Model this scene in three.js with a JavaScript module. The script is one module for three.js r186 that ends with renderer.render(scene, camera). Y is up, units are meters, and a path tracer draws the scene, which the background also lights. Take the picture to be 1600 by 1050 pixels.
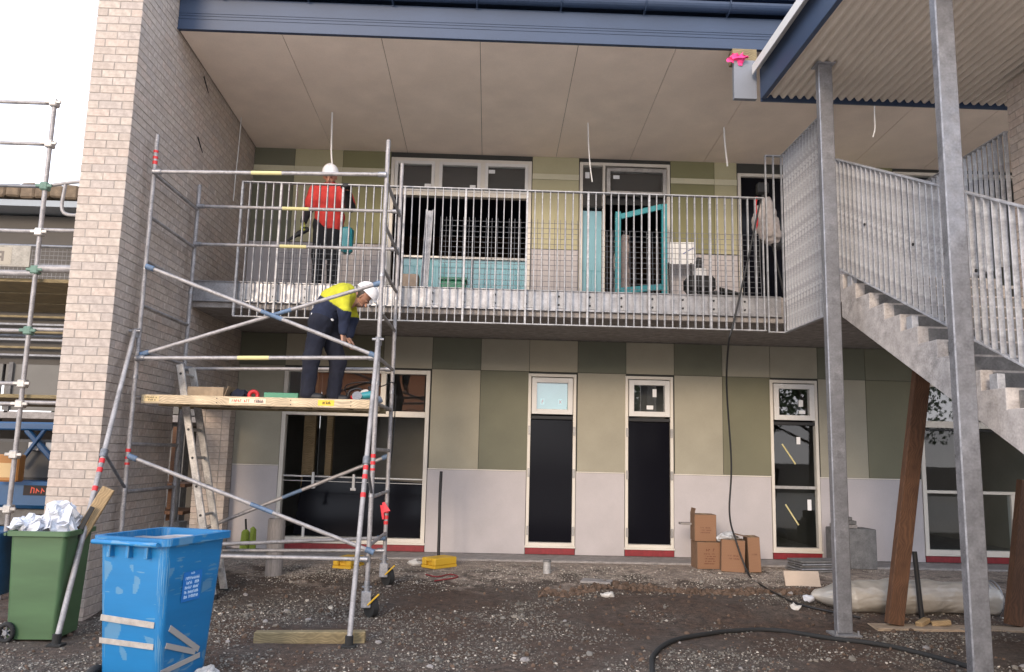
import * as THREE from 'three';
import { mergeGeometries } from 'three/addons/utils/BufferGeometryUtils.js';
import { ImprovedNoise } from 'three/addons/math/ImprovedNoise.js';

// ------------------------------------------------------------------ camera, sky, sun, exposure
const scene = new THREE.Scene();
const camera = new THREE.PerspectiveCamera(2 * Math.atan(525 / 1250) * 180 / Math.PI, 1600 / 1050, 0.1, 1500);
{
  const yaw = 0.0247, pit = 0.1469, rol = 0.0237;
  const w = new THREE.Vector3(Math.sin(yaw) * Math.cos(pit), Math.sin(pit), -Math.cos(yaw) * Math.cos(pit));
  const r = new THREE.Vector3(Math.cos(yaw), 0, Math.sin(yaw)), u = new THREE.Vector3().crossVectors(r, w);
  const r2 = r.clone().multiplyScalar(Math.cos(rol)).addScaledVector(u, Math.sin(rol));
  const u2 = r.clone().multiplyScalar(-Math.sin(rol)).addScaledVector(u, Math.cos(rol));
  camera.quaternion.setFromRotationMatrix(new THREE.Matrix4().makeBasis(r2, u2, w.clone().negate()));
  camera.position.set(0, 1.4465, 12.1);
  camera.updateMatrixWorld();
}
const SUN = new THREE.Vector3(-0.34, 0.30, 1).normalize();
const noise = new ImprovedNoise();
function fbm(x, y, z, o = 4) { let s = 0, a = 0.5, f = 1; for (let i = 0; i < o; i++) { s += a * noise.noise(x * f, y * f, z * f); a *= 0.5; f *= 2.03; } return s; }
{ // pale hazy daylight sky
  const W = 512, H = 256, d = new Float32Array(W * H * 4);
  for (let j = 0; j < H; j++) for (let i = 0; i < W; i++) {
    const phi = (i + 0.5) / W * 2 * Math.PI, th = (j + 0.5) / H * Math.PI - Math.PI / 2;
    const y = Math.sin(th), c = Math.cos(th), x = -Math.cos(phi) * c, z = -Math.sin(phi) * c;
    const e = Math.max(y, 0), t = Math.pow(1 - e, 4);
    const n = 0.5 + fbm(x * 1.6 / (0.25 + e), z * 1.6 / (0.25 + e), 3.3, 5);
    const cl = THREE.MathUtils.smoothstep(n, 0.42, 0.85) * 0.3;
    const g = Math.pow(Math.max(0, x * SUN.x + y * SUN.y + z * SUN.z), 6) * 0.3;
    const R = 0.40 + 0.50 * t, G = 0.47 + 0.40 * t, B = 0.61 + 0.27 * t, k = (j * W + i) * 4;
    d[k] = R + (0.95 - R) * cl + g; d[k + 1] = G + (0.94 - G) * cl + g * 0.93; d[k + 2] = B + (0.96 - B) * cl + g * 0.82; d[k + 3] = 1;
  }
  const tx = new THREE.DataTexture(d, W, H, THREE.RGBAFormat, THREE.FloatType);
  tx.mapping = THREE.EquirectangularReflectionMapping; tx.magFilter = tx.minFilter = THREE.LinearFilter; tx.needsUpdate = true;
  scene.background = tx; scene.environment = tx;
}
const sun = new THREE.DirectionalLight(new THREE.Color(1, 0.80, 0.60), 0.75);
sun.position.copy(SUN).multiplyScalar(40); sun.castShadow = true; sun.shadow.radius = 28;
Object.assign(sun.shadow.camera, { left: -16, right: 16, top: 14, bottom: -14, near: 1, far: 90 });
sun.shadow.mapSize.set(2048, 2048); scene.add(sun, sun.target);
const renderer = new THREE.WebGLRenderer({ antialias: true });
renderer.toneMapping = THREE.LinearToneMapping; renderer.toneMappingExposure = 3.5;
renderer.shadowMap.enabled = true;

// ------------------------------------------------------------------ helpers
let seed = 12345;
function rnd() { seed = (seed + 0x6D2B79F5) | 0; let t = Math.imul(seed ^ (seed >>> 15), 1 | seed); t = (t + Math.imul(t ^ (t >>> 7), 61 | t)) ^ t; return ((t ^ (t >>> 14)) >>> 0) / 4294967296; }
const rr = (a, b) => a + (b - a) * rnd();
const V = (x, y, z) => new THREE.Vector3(x, y, z);
const lin = (r, g, b) => new THREE.Color().setRGB(r, g, b);
const taken = new Map();
function numbered(n) { const k = taken.get(n) || 0; taken.set(n, k + 1); return k ? n + '_' + String(k).padStart(3, '0') : n; }
function thing(name, label, category, p = [0, 0, 0], turn = 0, group) {
  const o = new THREE.Group(); o.name = numbered(name); o.position.set(...p); o.rotation.y = turn;
  o.userData = { label, category }; if (group) o.userData.group = group; scene.add(o); return o;
}
function mesh(name, geo, mat, parent, label) {
  const m = new THREE.Mesh(Array.isArray(geo) ? merge(geo) : geo, mat); m.name = name; m.castShadow = m.receiveShadow = true;
  if (label) m.userData.label = label; (parent || scene).add(m); return m;
}
function single(name, geo, mat, label, category, group) { const m = mesh(numbered(name), geo, mat); m.userData = { label, category }; if (group) m.userData.group = group; return m; }
function struct(name, geo, mat) { const m = mesh(name, geo, mat); m.userData.kind = 'structure'; return m; }
function sub(name, parent, p = [0, 0, 0]) { const g = new THREE.Group(); g.name = name; g.position.set(...p); parent.add(g); return g; }
function clean(g) { const n = g.index ? g.toNonIndexed() : g; for (const k of Object.keys(n.attributes)) if (!['position', 'normal', 'uv', 'color'].includes(k)) n.deleteAttribute(k); return n; }
function merge(a) { a = a.map(clean); const col = a.some(g => g.attributes.color); if (col) for (const g of a) if (!g.attributes.color) g.setAttribute('color', new THREE.BufferAttribute(new Float32Array(g.attributes.position.count * 3).fill(1), 3)); return a.length > 1 ? mergeGeometries(a) : a[0]; }
function uvm(g, ou = 0, ov = 0) { // uv in metres from the dominant axis of each face
  g = g.index ? g.toNonIndexed() : g; const p = g.attributes.position, uv = new Float32Array(p.count * 2), a = V(), b = V(), c = V();
  for (let i = 0; i < p.count; i += 3) {
    a.fromBufferAttribute(p, i); b.fromBufferAttribute(p, i + 1).sub(a); c.fromBufferAttribute(p, i + 2).sub(a); b.cross(c);
    const x = Math.abs(b.x), y = Math.abs(b.y), z = Math.abs(b.z);
    for (let k = 0; k < 3; k++) { const X = p.getX(i + k), Y = p.getY(i + k), Z = p.getZ(i + k); const q = (i + k) * 2;
      if (y >= x && y >= z) { uv[q] = X + ou; uv[q + 1] = Z + ov; } else if (x >= z) { uv[q] = Z + ou; uv[q + 1] = Y + ov; } else { uv[q] = X + ou; uv[q + 1] = Y + ov; } }
  }
  g.setAttribute('uv', new THREE.BufferAttribute(uv, 2)); return g;
}
function cbox(w, h, d, c = 0.003) { // box with chamfered edges, 44 triangles
  c = Math.min(c, w * 0.45, h * 0.45, d * 0.45); const X = w / 2, Y = h / 2, Z = d / 2, pos = [];
  const P = (s, k) => { const [x, y, z] = s; return k === 0 ? [x * X, y * (Y - c), z * (Z - c)] : k === 1 ? [x * (X - c), y * Y, z * (Z - c)] : [x * (X - c), y * (Y - c), z * Z]; };
  const tri = (a, b, e) => { const n = [(b[1] - a[1]) * (e[2] - a[2]) - (b[2] - a[2]) * (e[1] - a[1]), (b[2] - a[2]) * (e[0] - a[0]) - (b[0] - a[0]) * (e[2] - a[2]), (b[0] - a[0]) * (e[1] - a[1]) - (b[1] - a[1]) * (e[0] - a[0])];
    const m = [a[0] + b[0] + e[0], a[1] + b[1] + e[1], a[2] + b[2] + e[2]]; if (n[0] * m[0] + n[1] * m[1] + n[2] * m[2] < 0) [b, e] = [e, b]; pos.push(...a, ...b, ...e); };
  const quad = (a, b, e, f) => { tri(a, b, e); tri(a, e, f); }; const S = [-1, 1];
  for (let k = 0; k < 3; k++) for (const s of S) { const o = [(k + 1) % 3, (k + 2) % 3]; const q = [[-1, -1], [1, -1], [1, 1], [-1, 1]].map(([i, j]) => { const v = [0, 0, 0]; v[k] = s; v[o[0]] = i; v[o[1]] = j; return P(v, k); }); quad(...q); }
  for (let k = 0; k < 3; k++) for (const s of S) for (const t of S) { const o = [(k + 1) % 3, (k + 2) % 3]; const at = (e, f) => { const v = [0, 0, 0]; v[k] = e; v[o[0]] = s; v[o[1]] = t; return P(v, f); }; quad(at(-1, o[0]), at(1, o[0]), at(1, o[1]), at(-1, o[1])); }
  for (const x of S) for (const y of S) for (const z of S) tri(P([x, y, z], 0), P([x, y, z], 1), P([x, y, z], 2));
  const g = new THREE.BufferGeometry(); g.setAttribute('position', new THREE.Float32BufferAttribute(pos, 3)); g.computeVertexNormals(); return uvm(g);
}
function bx(x0, x1, y0, y1, z0, z1, c = 0.003) { const g = cbox(x1 - x0, y1 - y0, z1 - z0, c); g.translate((x0 + x1) / 2, (y0 + y1) / 2, (z0 + z1) / 2); return uvm(g); }
const UP = V(0, 1, 0);
function rod(a, b, r, r2 = r, n = 12) { // tube between two points
  a = V(...a); b = V(...b); const L = a.distanceTo(b), g = new THREE.CylinderGeometry(r2, r, L, n, 1);
  const uv = g.attributes.uv; for (let i = 0; i < uv.count; i++) uv.setXY(i, uv.getX(i) * r * 6.28, uv.getY(i) * L);
  g.applyQuaternion(new THREE.Quaternion().setFromUnitVectors(UP, b.clone().sub(a).normalize())); g.translate((a.x + b.x) / 2, (a.y + b.y) / 2, (a.z + b.z) / 2); return g;
}
function beam(a, b, w, h, c = 0.003, ref = UP) { // box bar between two points, w sideways, h in the plane of ref
  a = V(...a); b = V(...b); const L = a.distanceTo(b), dir = b.clone().sub(a).normalize(), side = V().crossVectors(dir, ref).normalize(), up = V().crossVectors(side, dir);
  const g = cbox(L, h, w, c); g.applyMatrix4(new THREE.Matrix4().makeBasis(dir, up, side)); g.translate((a.x + b.x) / 2, (a.y + b.y) / 2, (a.z + b.z) / 2); return g;
}
function path(pts, r, seg = 40, n = 8, tension = 0.5) { return new THREE.TubeGeometry(new THREE.CatmullRomCurve3(pts.map(p => V(...p)), false, 'catmullrom', tension), seg, r, n); }
function jitter(g, amp, f, s = 0) { const p = g.attributes.position; for (let i = 0; i < p.count; i++) { const x = p.getX(i), y = p.getY(i), z = p.getZ(i); p.setXYZ(i, x + amp * noise.noise(x * f + s, y * f, z * f), y + amp * noise.noise(x * f + 31 + s, y * f, z * f), z + amp * noise.noise(x * f, y * f + 57 + s, z * f)); } g.computeVertexNormals(); return g; }
function place(g, p, rx = 0, ry = 0, rz = 0) { g.applyMatrix4(new THREE.Matrix4().makeRotationFromEuler(new THREE.Euler(rx, ry, rz, 'YXZ'))); g.translate(...p); return g; }

// ------------------------------------------------------------------ textures and materials
function tex(n, f, { repeat = 1, srgb = true } = {}) { // f(u, v) -> [r, g, b], tileable where f is
  const d = new Uint8Array(n * n * 4);
  for (let j = 0; j < n; j++) for (let i = 0; i < n; i++) { const c = f(i / n, j / n), k = (j * n + i) * 4; for (let q = 0; q < 3; q++) d[k + q] = Math.max(0, Math.min(255, (c.length ? c[q] : c) * 255)); d[k + 3] = 255; }
  const t = new THREE.DataTexture(d, n, n); t.wrapS = t.wrapT = THREE.RepeatWrapping; t.magFilter = THREE.LinearFilter; t.minFilter = THREE.LinearMipmapLinearFilter; t.generateMipmaps = true; t.repeat.set(repeat, repeat);
  if (srgb) t.colorSpace = THREE.SRGBColorSpace; t.needsUpdate = true; return t;
}
function tn(u, v, f, s = 0, o = 4) { // tileable noise, about -0.5..0.5
  let t = 0, a = 0.5; for (let i = 0; i < o; i++) { const p = f << i; const A = u * p, B = v * p, x = A, y = B, fu = u, fv = v;
    const n0 = noise.noise(x, y, s + i * 7.1), n1 = noise.noise(x - p, y, s + i * 7.1), n2 = noise.noise(x, y - p, s + i * 7.1), n3 = noise.noise(x - p, y - p, s + i * 7.1);
    t += a * ((n0 * (1 - fu) + n1 * fu) * (1 - fv) + (n2 * (1 - fu) + n3 * fu) * fv); a *= 0.55; } return t;
}
const grainT = tex(256, (u, v) => { const n = 0.86 + 0.22 * tn(u, v, 8, 1, 5) + 0.09 * (rnd() - 0.5); return [n, n, n]; }, { repeat: 2 });
const blotchT = tex(256, (u, v) => { const n = 0.95 + 0.10 * tn(u, v, 3, 4, 6) + 0.03 * (rnd() - 0.5); return [n, n, n * 0.995]; }, { repeat: 0.6 });
const spotT = tex(512, (u, v) => { const s = tn(u, v, 6, 9, 5), w = tn(u, v, 40, 2, 2); const n = 0.78 + 0.34 * s + 0.2 * w; return [n, n, n * 1.015]; }, { repeat: 1.3 });
const spangleR = tex(256, (u, v) => { const n = 0.5 + 0.5 * tn(u, v, 10, 12, 4) + 0.2 * tn(u, v, 40, 3, 2); return [n, n, n]; }, { repeat: 1.3, srgb: false });
const bumpT = tex(256, (u, v) => { const n = 0.5 + 0.5 * tn(u, v, 24, 21, 4) + 0.15 * (rnd() - 0.5); return [n, n, n]; }, { repeat: 4, srgb: false });
const woodT = tex(512, (u, v) => { const w = tn(u, v, 3, 5, 3); const l = Math.sin((v * 40 + w * 9) * 6.283) * 0.5 + 0.5; const n = 0.78 + 0.14 * l + 0.25 * tn(u, v, 6, 6, 5) + 0.12 * noise.noise(u * 6, v * 160, 2); return [n, n * 0.97, n * 0.92]; }, { repeat: 1 });
const clothT = tex(128, (u, v) => { const n = 0.88 + 0.16 * tn(u, v, 6, 8, 4) + 0.05 * Math.sin(u * 6.283 * 40) * Math.sin(v * 6.283 * 40); return [n, n, n]; }, { repeat: 3 });
function mat(c, rough = 0.8, o = {}) { return new THREE.MeshStandardMaterial({ color: Array.isArray(c) ? lin(...c) : c, roughness: rough, metalness: 0, ...o }); }
const M = {};
const brickTones = [[.58, .485, .415], [.61, .515, .44], [.555, .465, .40], [.595, .505, .44], [.62, .505, .43], [.545, .465, .41]];
M.brick = brickTones.map(c => mat(c, 0.92, { map: grainT, bumpMap: bumpT, bumpScale: 0.003 }));
M.mortar = mat([.37, .335, .30], 0.98, { map: grainT });
M.panelLight = [[.37, .338, .255], [.36, .333, .26], [.385, .347, .26]].map(c => mat(c, 0.72, { map: blotchT }));
M.panelDark = [[.165, .163, .113], [.155, .158, .113], [.175, .168, .11]].map(c => mat(c, 0.72, { map: blotchT }));
M.panelWhite = mat([.50, .462, .47], 0.7, { map: blotchT });
M.backing = mat([.05, .05, .045], 0.95);
M.frame = mat([.72, .67, .60], 0.45, { map: blotchT });
M.cream = mat([.62, .58, .42], 0.6, { map: blotchT });
M.soffit = mat([.94, .80, .69], 0.8, { map: blotchT });
M.dark = mat([.02, .02, .022], 0.7);
M.blackDoor = new THREE.MeshPhysicalMaterial({ color: lin(.006, .006, .009), roughness: 0.14, specularIntensity: 0.25 });
M.red = mat([.30, .022, .03], 0.55, { map: grainT });
M.blue = mat([.032, .055, .108], 0.5, { map: blotchT });
M.trimBlue = M.blue;  // same blue paint as the fascia, for lips, flashing and deck
M.whitePaint = mat([.72, .70, .68], 0.5, { map: blotchT });
M.galv = mat([.50, .50, .51], 0.85, { metalness: 0.55, map: spotT, roughnessMap: spangleR });
M.galvPost = mat([.38, .38, .39], 0.75, { metalness: 0.45, map: spotT, roughnessMap: spangleR });
M.galvBar = mat([.60, .60, .60], 0.5, { metalness: 0.15, map: spotT });
M.scaf = mat([.50, .475, .46], 0.5, { metalness: 0.2, map: spotT });
M.scafDark = mat([.30, .31, .33], 0.5, { metalness: 0.4, map: spotT });
M.concrete = mat([.46, .42, .385], 0.92, { map: spotT, bumpMap: bumpT, bumpScale: 0.002 });
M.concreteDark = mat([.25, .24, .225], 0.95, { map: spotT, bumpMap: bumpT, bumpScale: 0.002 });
M.slabSoffit = M.concrete;
M.timber = mat([.15, .075, .042], 0.8, { map: woodT });
M.pine = mat([.46, .34, .20], 0.8, { map: woodT });
M.oldTimber = mat([.30, .25, .15], 0.85, { map: woodT });
M.plank = mat([.66, .55, .40], 0.6, { map: woodT });
M.card = mat([.27, .16, .095], 0.85, { map: grainT });
M.alu = mat([.66, .63, .58], 0.42, { metalness: 0.4, map: spotT });
M.yellow = mat([.70, .42, .03], 0.55, { map: blotchT });
M.yellowTape = mat([.56, .50, .24], 0.7);
M.black = mat([.012, .012, .013], 0.55);
M.rubber = mat([.018, .018, .018], 0.85);
M.white = mat([.75, .75, .75], 0.6);
M.redPlastic = mat([.55, .025, .03], 0.5);
M.pinkRed = mat([.75, .05, .07], 0.6, { side: THREE.DoubleSide });
M.green = mat([.04, .22, .13], 0.5);
M.teal = mat([.02, .22, .26], 0.45);
M.reflectedSky = mat([.21, .44, .50], 0.5, { map: blotchT });  // blue of the reflected sky, painted on sheets behind some panes
M.bluePaint = mat([.01, .075, .20], 0.4, { map: blotchT });
M.hook = mat([.16, .25, .38], 0.6, { map: spotT });
M.bag = mat([.72, .74, .80], 0.45, { side: THREE.DoubleSide, map: clothT });
M.navyCloth = mat([.014, .017, .035], 0.95, { map: clothT });
M.skin = mat([.33, .17, .11], 0.6);
M.glass = new THREE.MeshPhysicalMaterial({ color: lin(.9, .95, .96), roughness: 0.015, metalness: 0, transmission: 1, thickness: 0, ior: 2.1, side: THREE.DoubleSide });
M.glassLow = new THREE.MeshPhysicalMaterial({ color: lin(.8, .88, .9), roughness: 0.015, transmission: 1, thickness: 0, ior: 1.5, side: THREE.DoubleSide });
M.plasticFilm = new THREE.MeshPhysicalMaterial({ color: lin(.62, .57, .50), roughness: 0.35, transmission: 0.25, thickness: 0, side: THREE.DoubleSide, map: clothT, clearcoat: 0.4, clearcoatRoughness: 0.25 });
M.plaster = mat([.34, .32, .29], 0.9, { map: blotchT });
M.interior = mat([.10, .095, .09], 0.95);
M.couplerGreen = mat([.20, .34, .26], 0.7, { map: spotT });
M.ply = mat([.10, .05, .025], 0.7, { map: woodT });
function canvasMat(w, h, draw, rough = 0.7) {
  const c = document.createElement('canvas'); c.width = w; c.height = h; draw(c.getContext('2d'), w, h);
  const t = new THREE.CanvasTexture(c); t.colorSpace = THREE.SRGBColorSpace; t.magFilter = THREE.LinearFilter; return new THREE.MeshStandardMaterial({ map: t, roughness: rough });
}
function scribble(g, x, y, w, h, step) { // print too small to read: a line of letter-like strokes
  let k = 7; const q = () => (k = (k * 16807) % 2147483647) / 2147483647; k += Math.round(x * 31 + y * 17) + 3; g.lineWidth = Math.max(1, h * 0.2);
  for (let i = x; i < x + w - step; i += step) { if (q() < 0.14) continue; g.beginPath(); g.moveTo(i, y + h); g.lineTo(i + step * 0.1, y + h * q() * 0.3); g.lineTo(i + step * 0.6, y + h * q()); if (q() < 0.6) g.lineTo(i + step * 0.6, y + h); g.stroke(); }
}

// ------------------------------------------------------------------ ground
function smooth(t) { t = Math.max(0, Math.min(1, t)); return t * t * (3 - 2 * t); }
function gy(x, z) {
  let y = -0.03 - 0.17 * smooth((z - 0.5) / 3.7);
  const near = smooth((z - 0.55) / 0.7) * smooth((14 - z) / 2) * smooth((9 - Math.abs(x)) / 2);
  y += near * (0.05 * fbm(x * 0.7, z * 0.7, 1.7, 3) + 0.022 * fbm(x * 3, z * 3, 5.1, 3));
  y += 0.07 * Math.exp(-(((x - 2.7) / 1.3) ** 2 + ((z - 3.0) / 0.45) ** 2)) * near;
  return y;
}
function axis(lo, hi, s, far) { const a = []; for (let v = lo; v <= hi + 1e-6; v += s) a.push(v); let d = s, v = hi; const up = []; while (v < far) { d *= 1.35; v += d; up.push(v); } let w = lo; d = s; const dn = []; while (w > -far) { d *= 1.35; w -= d; dn.unshift(w); } return [...dn, ...a, ...up]; }
{
  const xs = axis(-7, 7, 0.05, 420), zs = axis(-0.5, 9.5, 0.05, 420), nx = xs.length, nz = zs.length;
  const pos = new Float32Array(nx * nz * 3), col = new Float32Array(nx * nz * 3), uv = new Float32Array(nx * nz * 2), idx = [];
  const gravel = [.195, .150, .122], dirt = [.155, .094, .064], dust = [.78, .65, .55], damp = [.098, .058, .040];
  for (let j = 0; j < nz; j++) for (let i = 0; i < nx; i++) {
    const x = xs[i], z = zs[j], k = j * nx + i;
    pos[k * 3] = x; pos[k * 3 + 1] = gy(x, z); pos[k * 3 + 2] = z; uv[k * 2] = x; uv[k * 2 + 1] = z;
    const n1 = fbm(x * 0.8, z * 0.8, 11, 4), n2 = fbm(x * 2.4, z * 2.4, 17, 4), n3 = fbm(x * 7, z * 7, 23, 3);
    const a = smooth(0.42 + 1.5 * n1 + 1.0 * n2 + 0.5 * n3 + 0.35 * Math.exp(-(((x - 2.2) / 2) ** 2 + ((z - 3.6) / 1.2) ** 2)));
    const b = smooth((2.3 - z) / 1.1 + 2.2 * n2 + 0.9 * n3) * (z < 4 ? 1 : 0);
    const e = smooth(-0.55 + 2.2 * n2 - 1.6 * n1 + 0.9 * n3);
    for (let q = 0; q < 3; q++) { let c = gravel[q] + (dirt[q] - gravel[q]) * a; c += (dust[q] - c) * b * 0.8; c += (damp[q] - c) * e * 0.7; col[k * 3 + q] = c * (1 + 0.5 * n3); }
    if (i && j) { const A = k, B = k - 1, C = k - nx, D = k - nx - 1; idx.push(D, B, A, D, A, C); }
  }
  const g = new THREE.BufferGeometry(); g.setAttribute('position', new THREE.BufferAttribute(pos, 3)); g.setAttribute('color', new THREE.BufferAttribute(col, 3)); g.setAttribute('uv', new THREE.BufferAttribute(uv, 2)); g.setIndex(idx); g.computeVertexNormals();
  const gt = tex(512, (u, v) => { const n = 0.66 + 0.5 * tn(u, v, 24, 31, 4) + 0.5 * tn(u, v, 90, 33, 2) + 0.22 * (rnd() - 0.5); return [n, n * 0.985, n * 0.97]; }, { repeat: 0.55 });
  struct('ground', g, new THREE.MeshStandardMaterial({ vertexColors: true, map: gt, roughness: 0.98, bumpMap: bumpT, bumpScale: 0.012 }));
  // loose gravel
  const pg = jitter(new THREE.IcosahedronGeometry(1, 0), 0.5, 1.7); pg.scale(1, 0.62, 1);
  const N = 60000, im = new THREE.InstancedMesh(pg, mat([1, 1, 1], 0.95), N); im.name = 'gravel'; im.userData = { kind: 'stuff', label: 'loose grey gravel and chips scattered over the bare ground', category: 'gravel' };
  const m4 = new THREE.Matrix4(), qt = new THREE.Quaternion(), cc = new THREE.Color(); let k = 0;
  while (k < N) {
    const z = 0.7 + Math.pow(rnd(), 0.85) * 7.3, x = rr(-5.6, 5.6); if (Math.abs(x) > 0.7 * (12.6 - z)) continue; if (z < 4.2 && x < -3.75) continue;
    const dens = 0.42 + 1.9 * fbm(x * 0.9, z * 0.9, 41, 3) + 0.22 * smooth((-x - 0.3) / 2) - 0.5 * Math.exp(-(((x - 2.0) / 1.9) ** 2 + ((z - 3.7) / 1.3) ** 2)); if (rnd() > dens) continue;
    const s = (0.0035 + 0.010 * Math.pow(rnd(), 3)) * (rnd() < 0.015 ? 2.6 : 1) * (z < 2.4 ? 0.75 : 1);
    qt.setFromEuler(new THREE.Euler(rr(-.5, .5), rr(0, 6.3), rr(-.5, .5))); m4.compose(V(x, gy(x, z) + s * 0.2, z), qt, V(s * rr(.7, 1.4), s, s * rr(.7, 1.4)));
    im.setMatrixAt(k, m4); const t = rnd() < 0.06 ? rr(.34, .5) : z < 2.3 ? rr(.18, .46) : rr(.06, .20), w = rr(-.03, .03); im.setColorAt(k, cc.setRGB(t * (1.12 + w), t, t * (.85 - w))); k++;
  }
  im.castShadow = im.receiveShadow = true; scene.add(im);
  const NC = 2600, cl = new THREE.InstancedMesh(jitter(new THREE.IcosahedronGeometry(1, 1), 0.45, 1.9, 5), mat([1, 1, 1], 0.98), NC); cl.name = 'dirt_clods'; cl.userData = { kind: 'stuff', label: 'dark brown clods of soil along the edge of the dirt mound', category: 'soil' };
  for (k = 0; k < NC;) { const edge = rnd() < 0.55, x = edge ? rr(0.6, 4.2) : rr(-4.5, 4.5), z = edge ? 2.35 + 0.35 * fbm(x * 0.8, 2, 7, 3) * 3 + rr(-0.16, 0.16) : rr(2.2, 7); if (Math.abs(x) > 0.7 * (12.6 - z) || (z < 4.3 && x < -3.7)) continue;
    const s = 0.006 + (edge ? 0.026 : 0.016) * Math.pow(rnd(), 2.5); qt.setFromEuler(new THREE.Euler(rr(0, 6), rr(0, 6), rr(0, 6))); m4.compose(V(x, gy(x, z) + s * 0.25, z), qt, V(s * rr(.8, 1.5), s * rr(.6, 1), s * rr(.8, 1.3))); cl.setMatrixAt(k, m4); const t = rr(.7, 1.5); cl.setColorAt(k, cc.setRGB(.095 * t, .062 * t, .043 * t)); k++; }
  cl.castShadow = cl.receiveShadow = true; scene.add(cl);
  struct('concrete_apron', [bx(-3.78, 6.6, -0.35, -0.004, 0.004, 0.62, 0.01), bx(6.6, 9.3, -0.35, -0.006, 0.004, 0.62, 0.01)], M.concrete);
}

// ------------------------------------------------------------------ brickwork
const BL = 0.2315, BH = 0.0785, CO = 0.086, BW = 0.11;
const bgeo = new Map();
function brickGeo(w, d) { const k = w.toFixed(3) + d.toFixed(3); if (!bgeo.has(k)) bgeo.set(k, [0, 1, 2].map(i => { const g = cbox(w, BH, d, 0.0035); return uvm(g, i * 0.37, i * 0.21); })); return bgeo.get(k)[Math.floor(rnd() * 3)]; }
function layBricks(parent, list, keep, stuffName) { // the first "keep" are parts of their own, the others one part
  const rest = M.brick.map(() => []);
  list.forEach(([x, y, z, w, d], i) => {
    const g = brickGeo(w, d), mi = Math.floor(rnd() * 6), dx = rr(-.0012, .0012), dy = rr(-.001, .001);
    if (i < keep) { const m = mesh('brick', g, M.brick[mi], parent); m.position.set(x + dx, y + dy, z + rr(-.0015, .0015)); }
    else { const c = g.clone(); c.translate(x + dx, y + dy, z + rr(-.0015, .0015)); const t = brickTones[mi]; c.setAttribute('color', new THREE.BufferAttribute(new Float32Array(c.attributes.position.count * 3).map((_, q) => t[q % 3]), 3)); rest[0].push(c); }
  });
  if (rest[0].length) { const m = mesh(stuffName, rest[0], new THREE.MeshStandardMaterial({ vertexColors: true, roughness: 0.92, map: grainT, bumpMap: bumpT, bumpScale: 0.003 }), parent); m.userData.kind = 'stuff'; }
}
const XL = -3.80, WP = 0.47, ZP = 4.11, XO = XL - WP;
{
  const t = thing('brick_wall', 'tall pale cream brick wing wall with shaded inner face at left of the balcony', 'brick wall', [0, 0, 0]);
  const door0 = 0.24, door1 = 2.36, doorTop = 2.06; // opening through the wall
  const front = [], inner = [], outer = [];
  const n0 = -5, n1 = 90;
  for (let c = n0; c < n1; c++) {
    const y = c * CO + BH / 2 + 0.0, A = (c & 1) === 0;
    if (A) { front.push([XL - BL / 2, y, ZP - BW / 2, BL, BW], [XO + BL / 2, y, ZP - BW / 2, BL, BW]); }
    else { front.push([XL - BW / 2, y, ZP - BL / 2, BW, BL], [XO + BW / 2, y, ZP - BL / 2, BW, BL], [(XL + XO) / 2, y, ZP - BW / 2, BL, BW]); }
    for (const side of [0, 1]) {
      const x = side ? XO + BW / 2 : XL - BW / 2; let z = ZP - (A ? BW + 0.01 : BL + 0.01);
      const lst = side ? outer : inner;
      while (z > 0.012) { let L = BL; if (y < doorTop) { if (z > door1 && z - L < door1) L = z - door1; else if (z <= door1 + 0.001 && z > door0 + 0.005) { z = door0; continue; } } if (z - L < 0.0) L = z; if (L > 0.03) lst.push([x, y, z - L / 2, BW, L]); z -= L + 0.01; if (z > door1 && z < door1 + 0.04 && y < doorTop) z = door1; }
    }
    if (y < doorTop) inner.push([(XL + XO) / 2 - 0.001, y, door0 - 0.056, 0.23, BW]); // jamb between the two leaves
    if (y < doorTop) inner.push([(XL + XO) / 2 - 0.001, y, door1 + 0.056, 0.23, BW]);
  }
  const inView = front.filter(b => b[1] > -0.35 && b[1] < 7), off = front.filter(b => !(b[1] > -0.35 && b[1] < 7));
  inner.sort((a, b) => (b[2] - 0.12 * Math.abs(b[1] - 2.2)) - (a[2] - 0.12 * Math.abs(a[1] - 2.2)));
  layBricks(t, [...inView, ...inner, ...off, ...outer], 300, 'brickwork');
  const i = 0.0045;
  mesh('mortar', [bx(XO + i, XL - i, doorTop + 0.01, 7.72, i, ZP - i, 0.002), bx(XO + i, XL - i, -0.6, doorTop, door1 + i, ZP - i, 0.002), bx(XO + i, XL - i, -0.6, doorTop, i, door0 - i, 0.002)], M.mortar, t);
  mesh('capping', bx(XO - 0.03, XL + 0.03, 7.742, 7.79, -0.02, ZP + 0.04), M.blue, t);
  mesh('door_lintel', bx(XO + 0.004, XL - 0.004, doorTop - 0.004, doorTop + 0.008, door0 - 0.1, door1 + 0.1, 0.001), M.galv, t);
  for (const [y0, z0] of [[6.09, 2.21], [5.26, 2.24]]) mesh('tie_slot', rod([XL + 0.002, y0 + 0.065, z0 + 0.1], [XL + 0.004, y0 - 0.065, z0 - 0.1], 0.012, 0.004), M.black, t);
}
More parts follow.
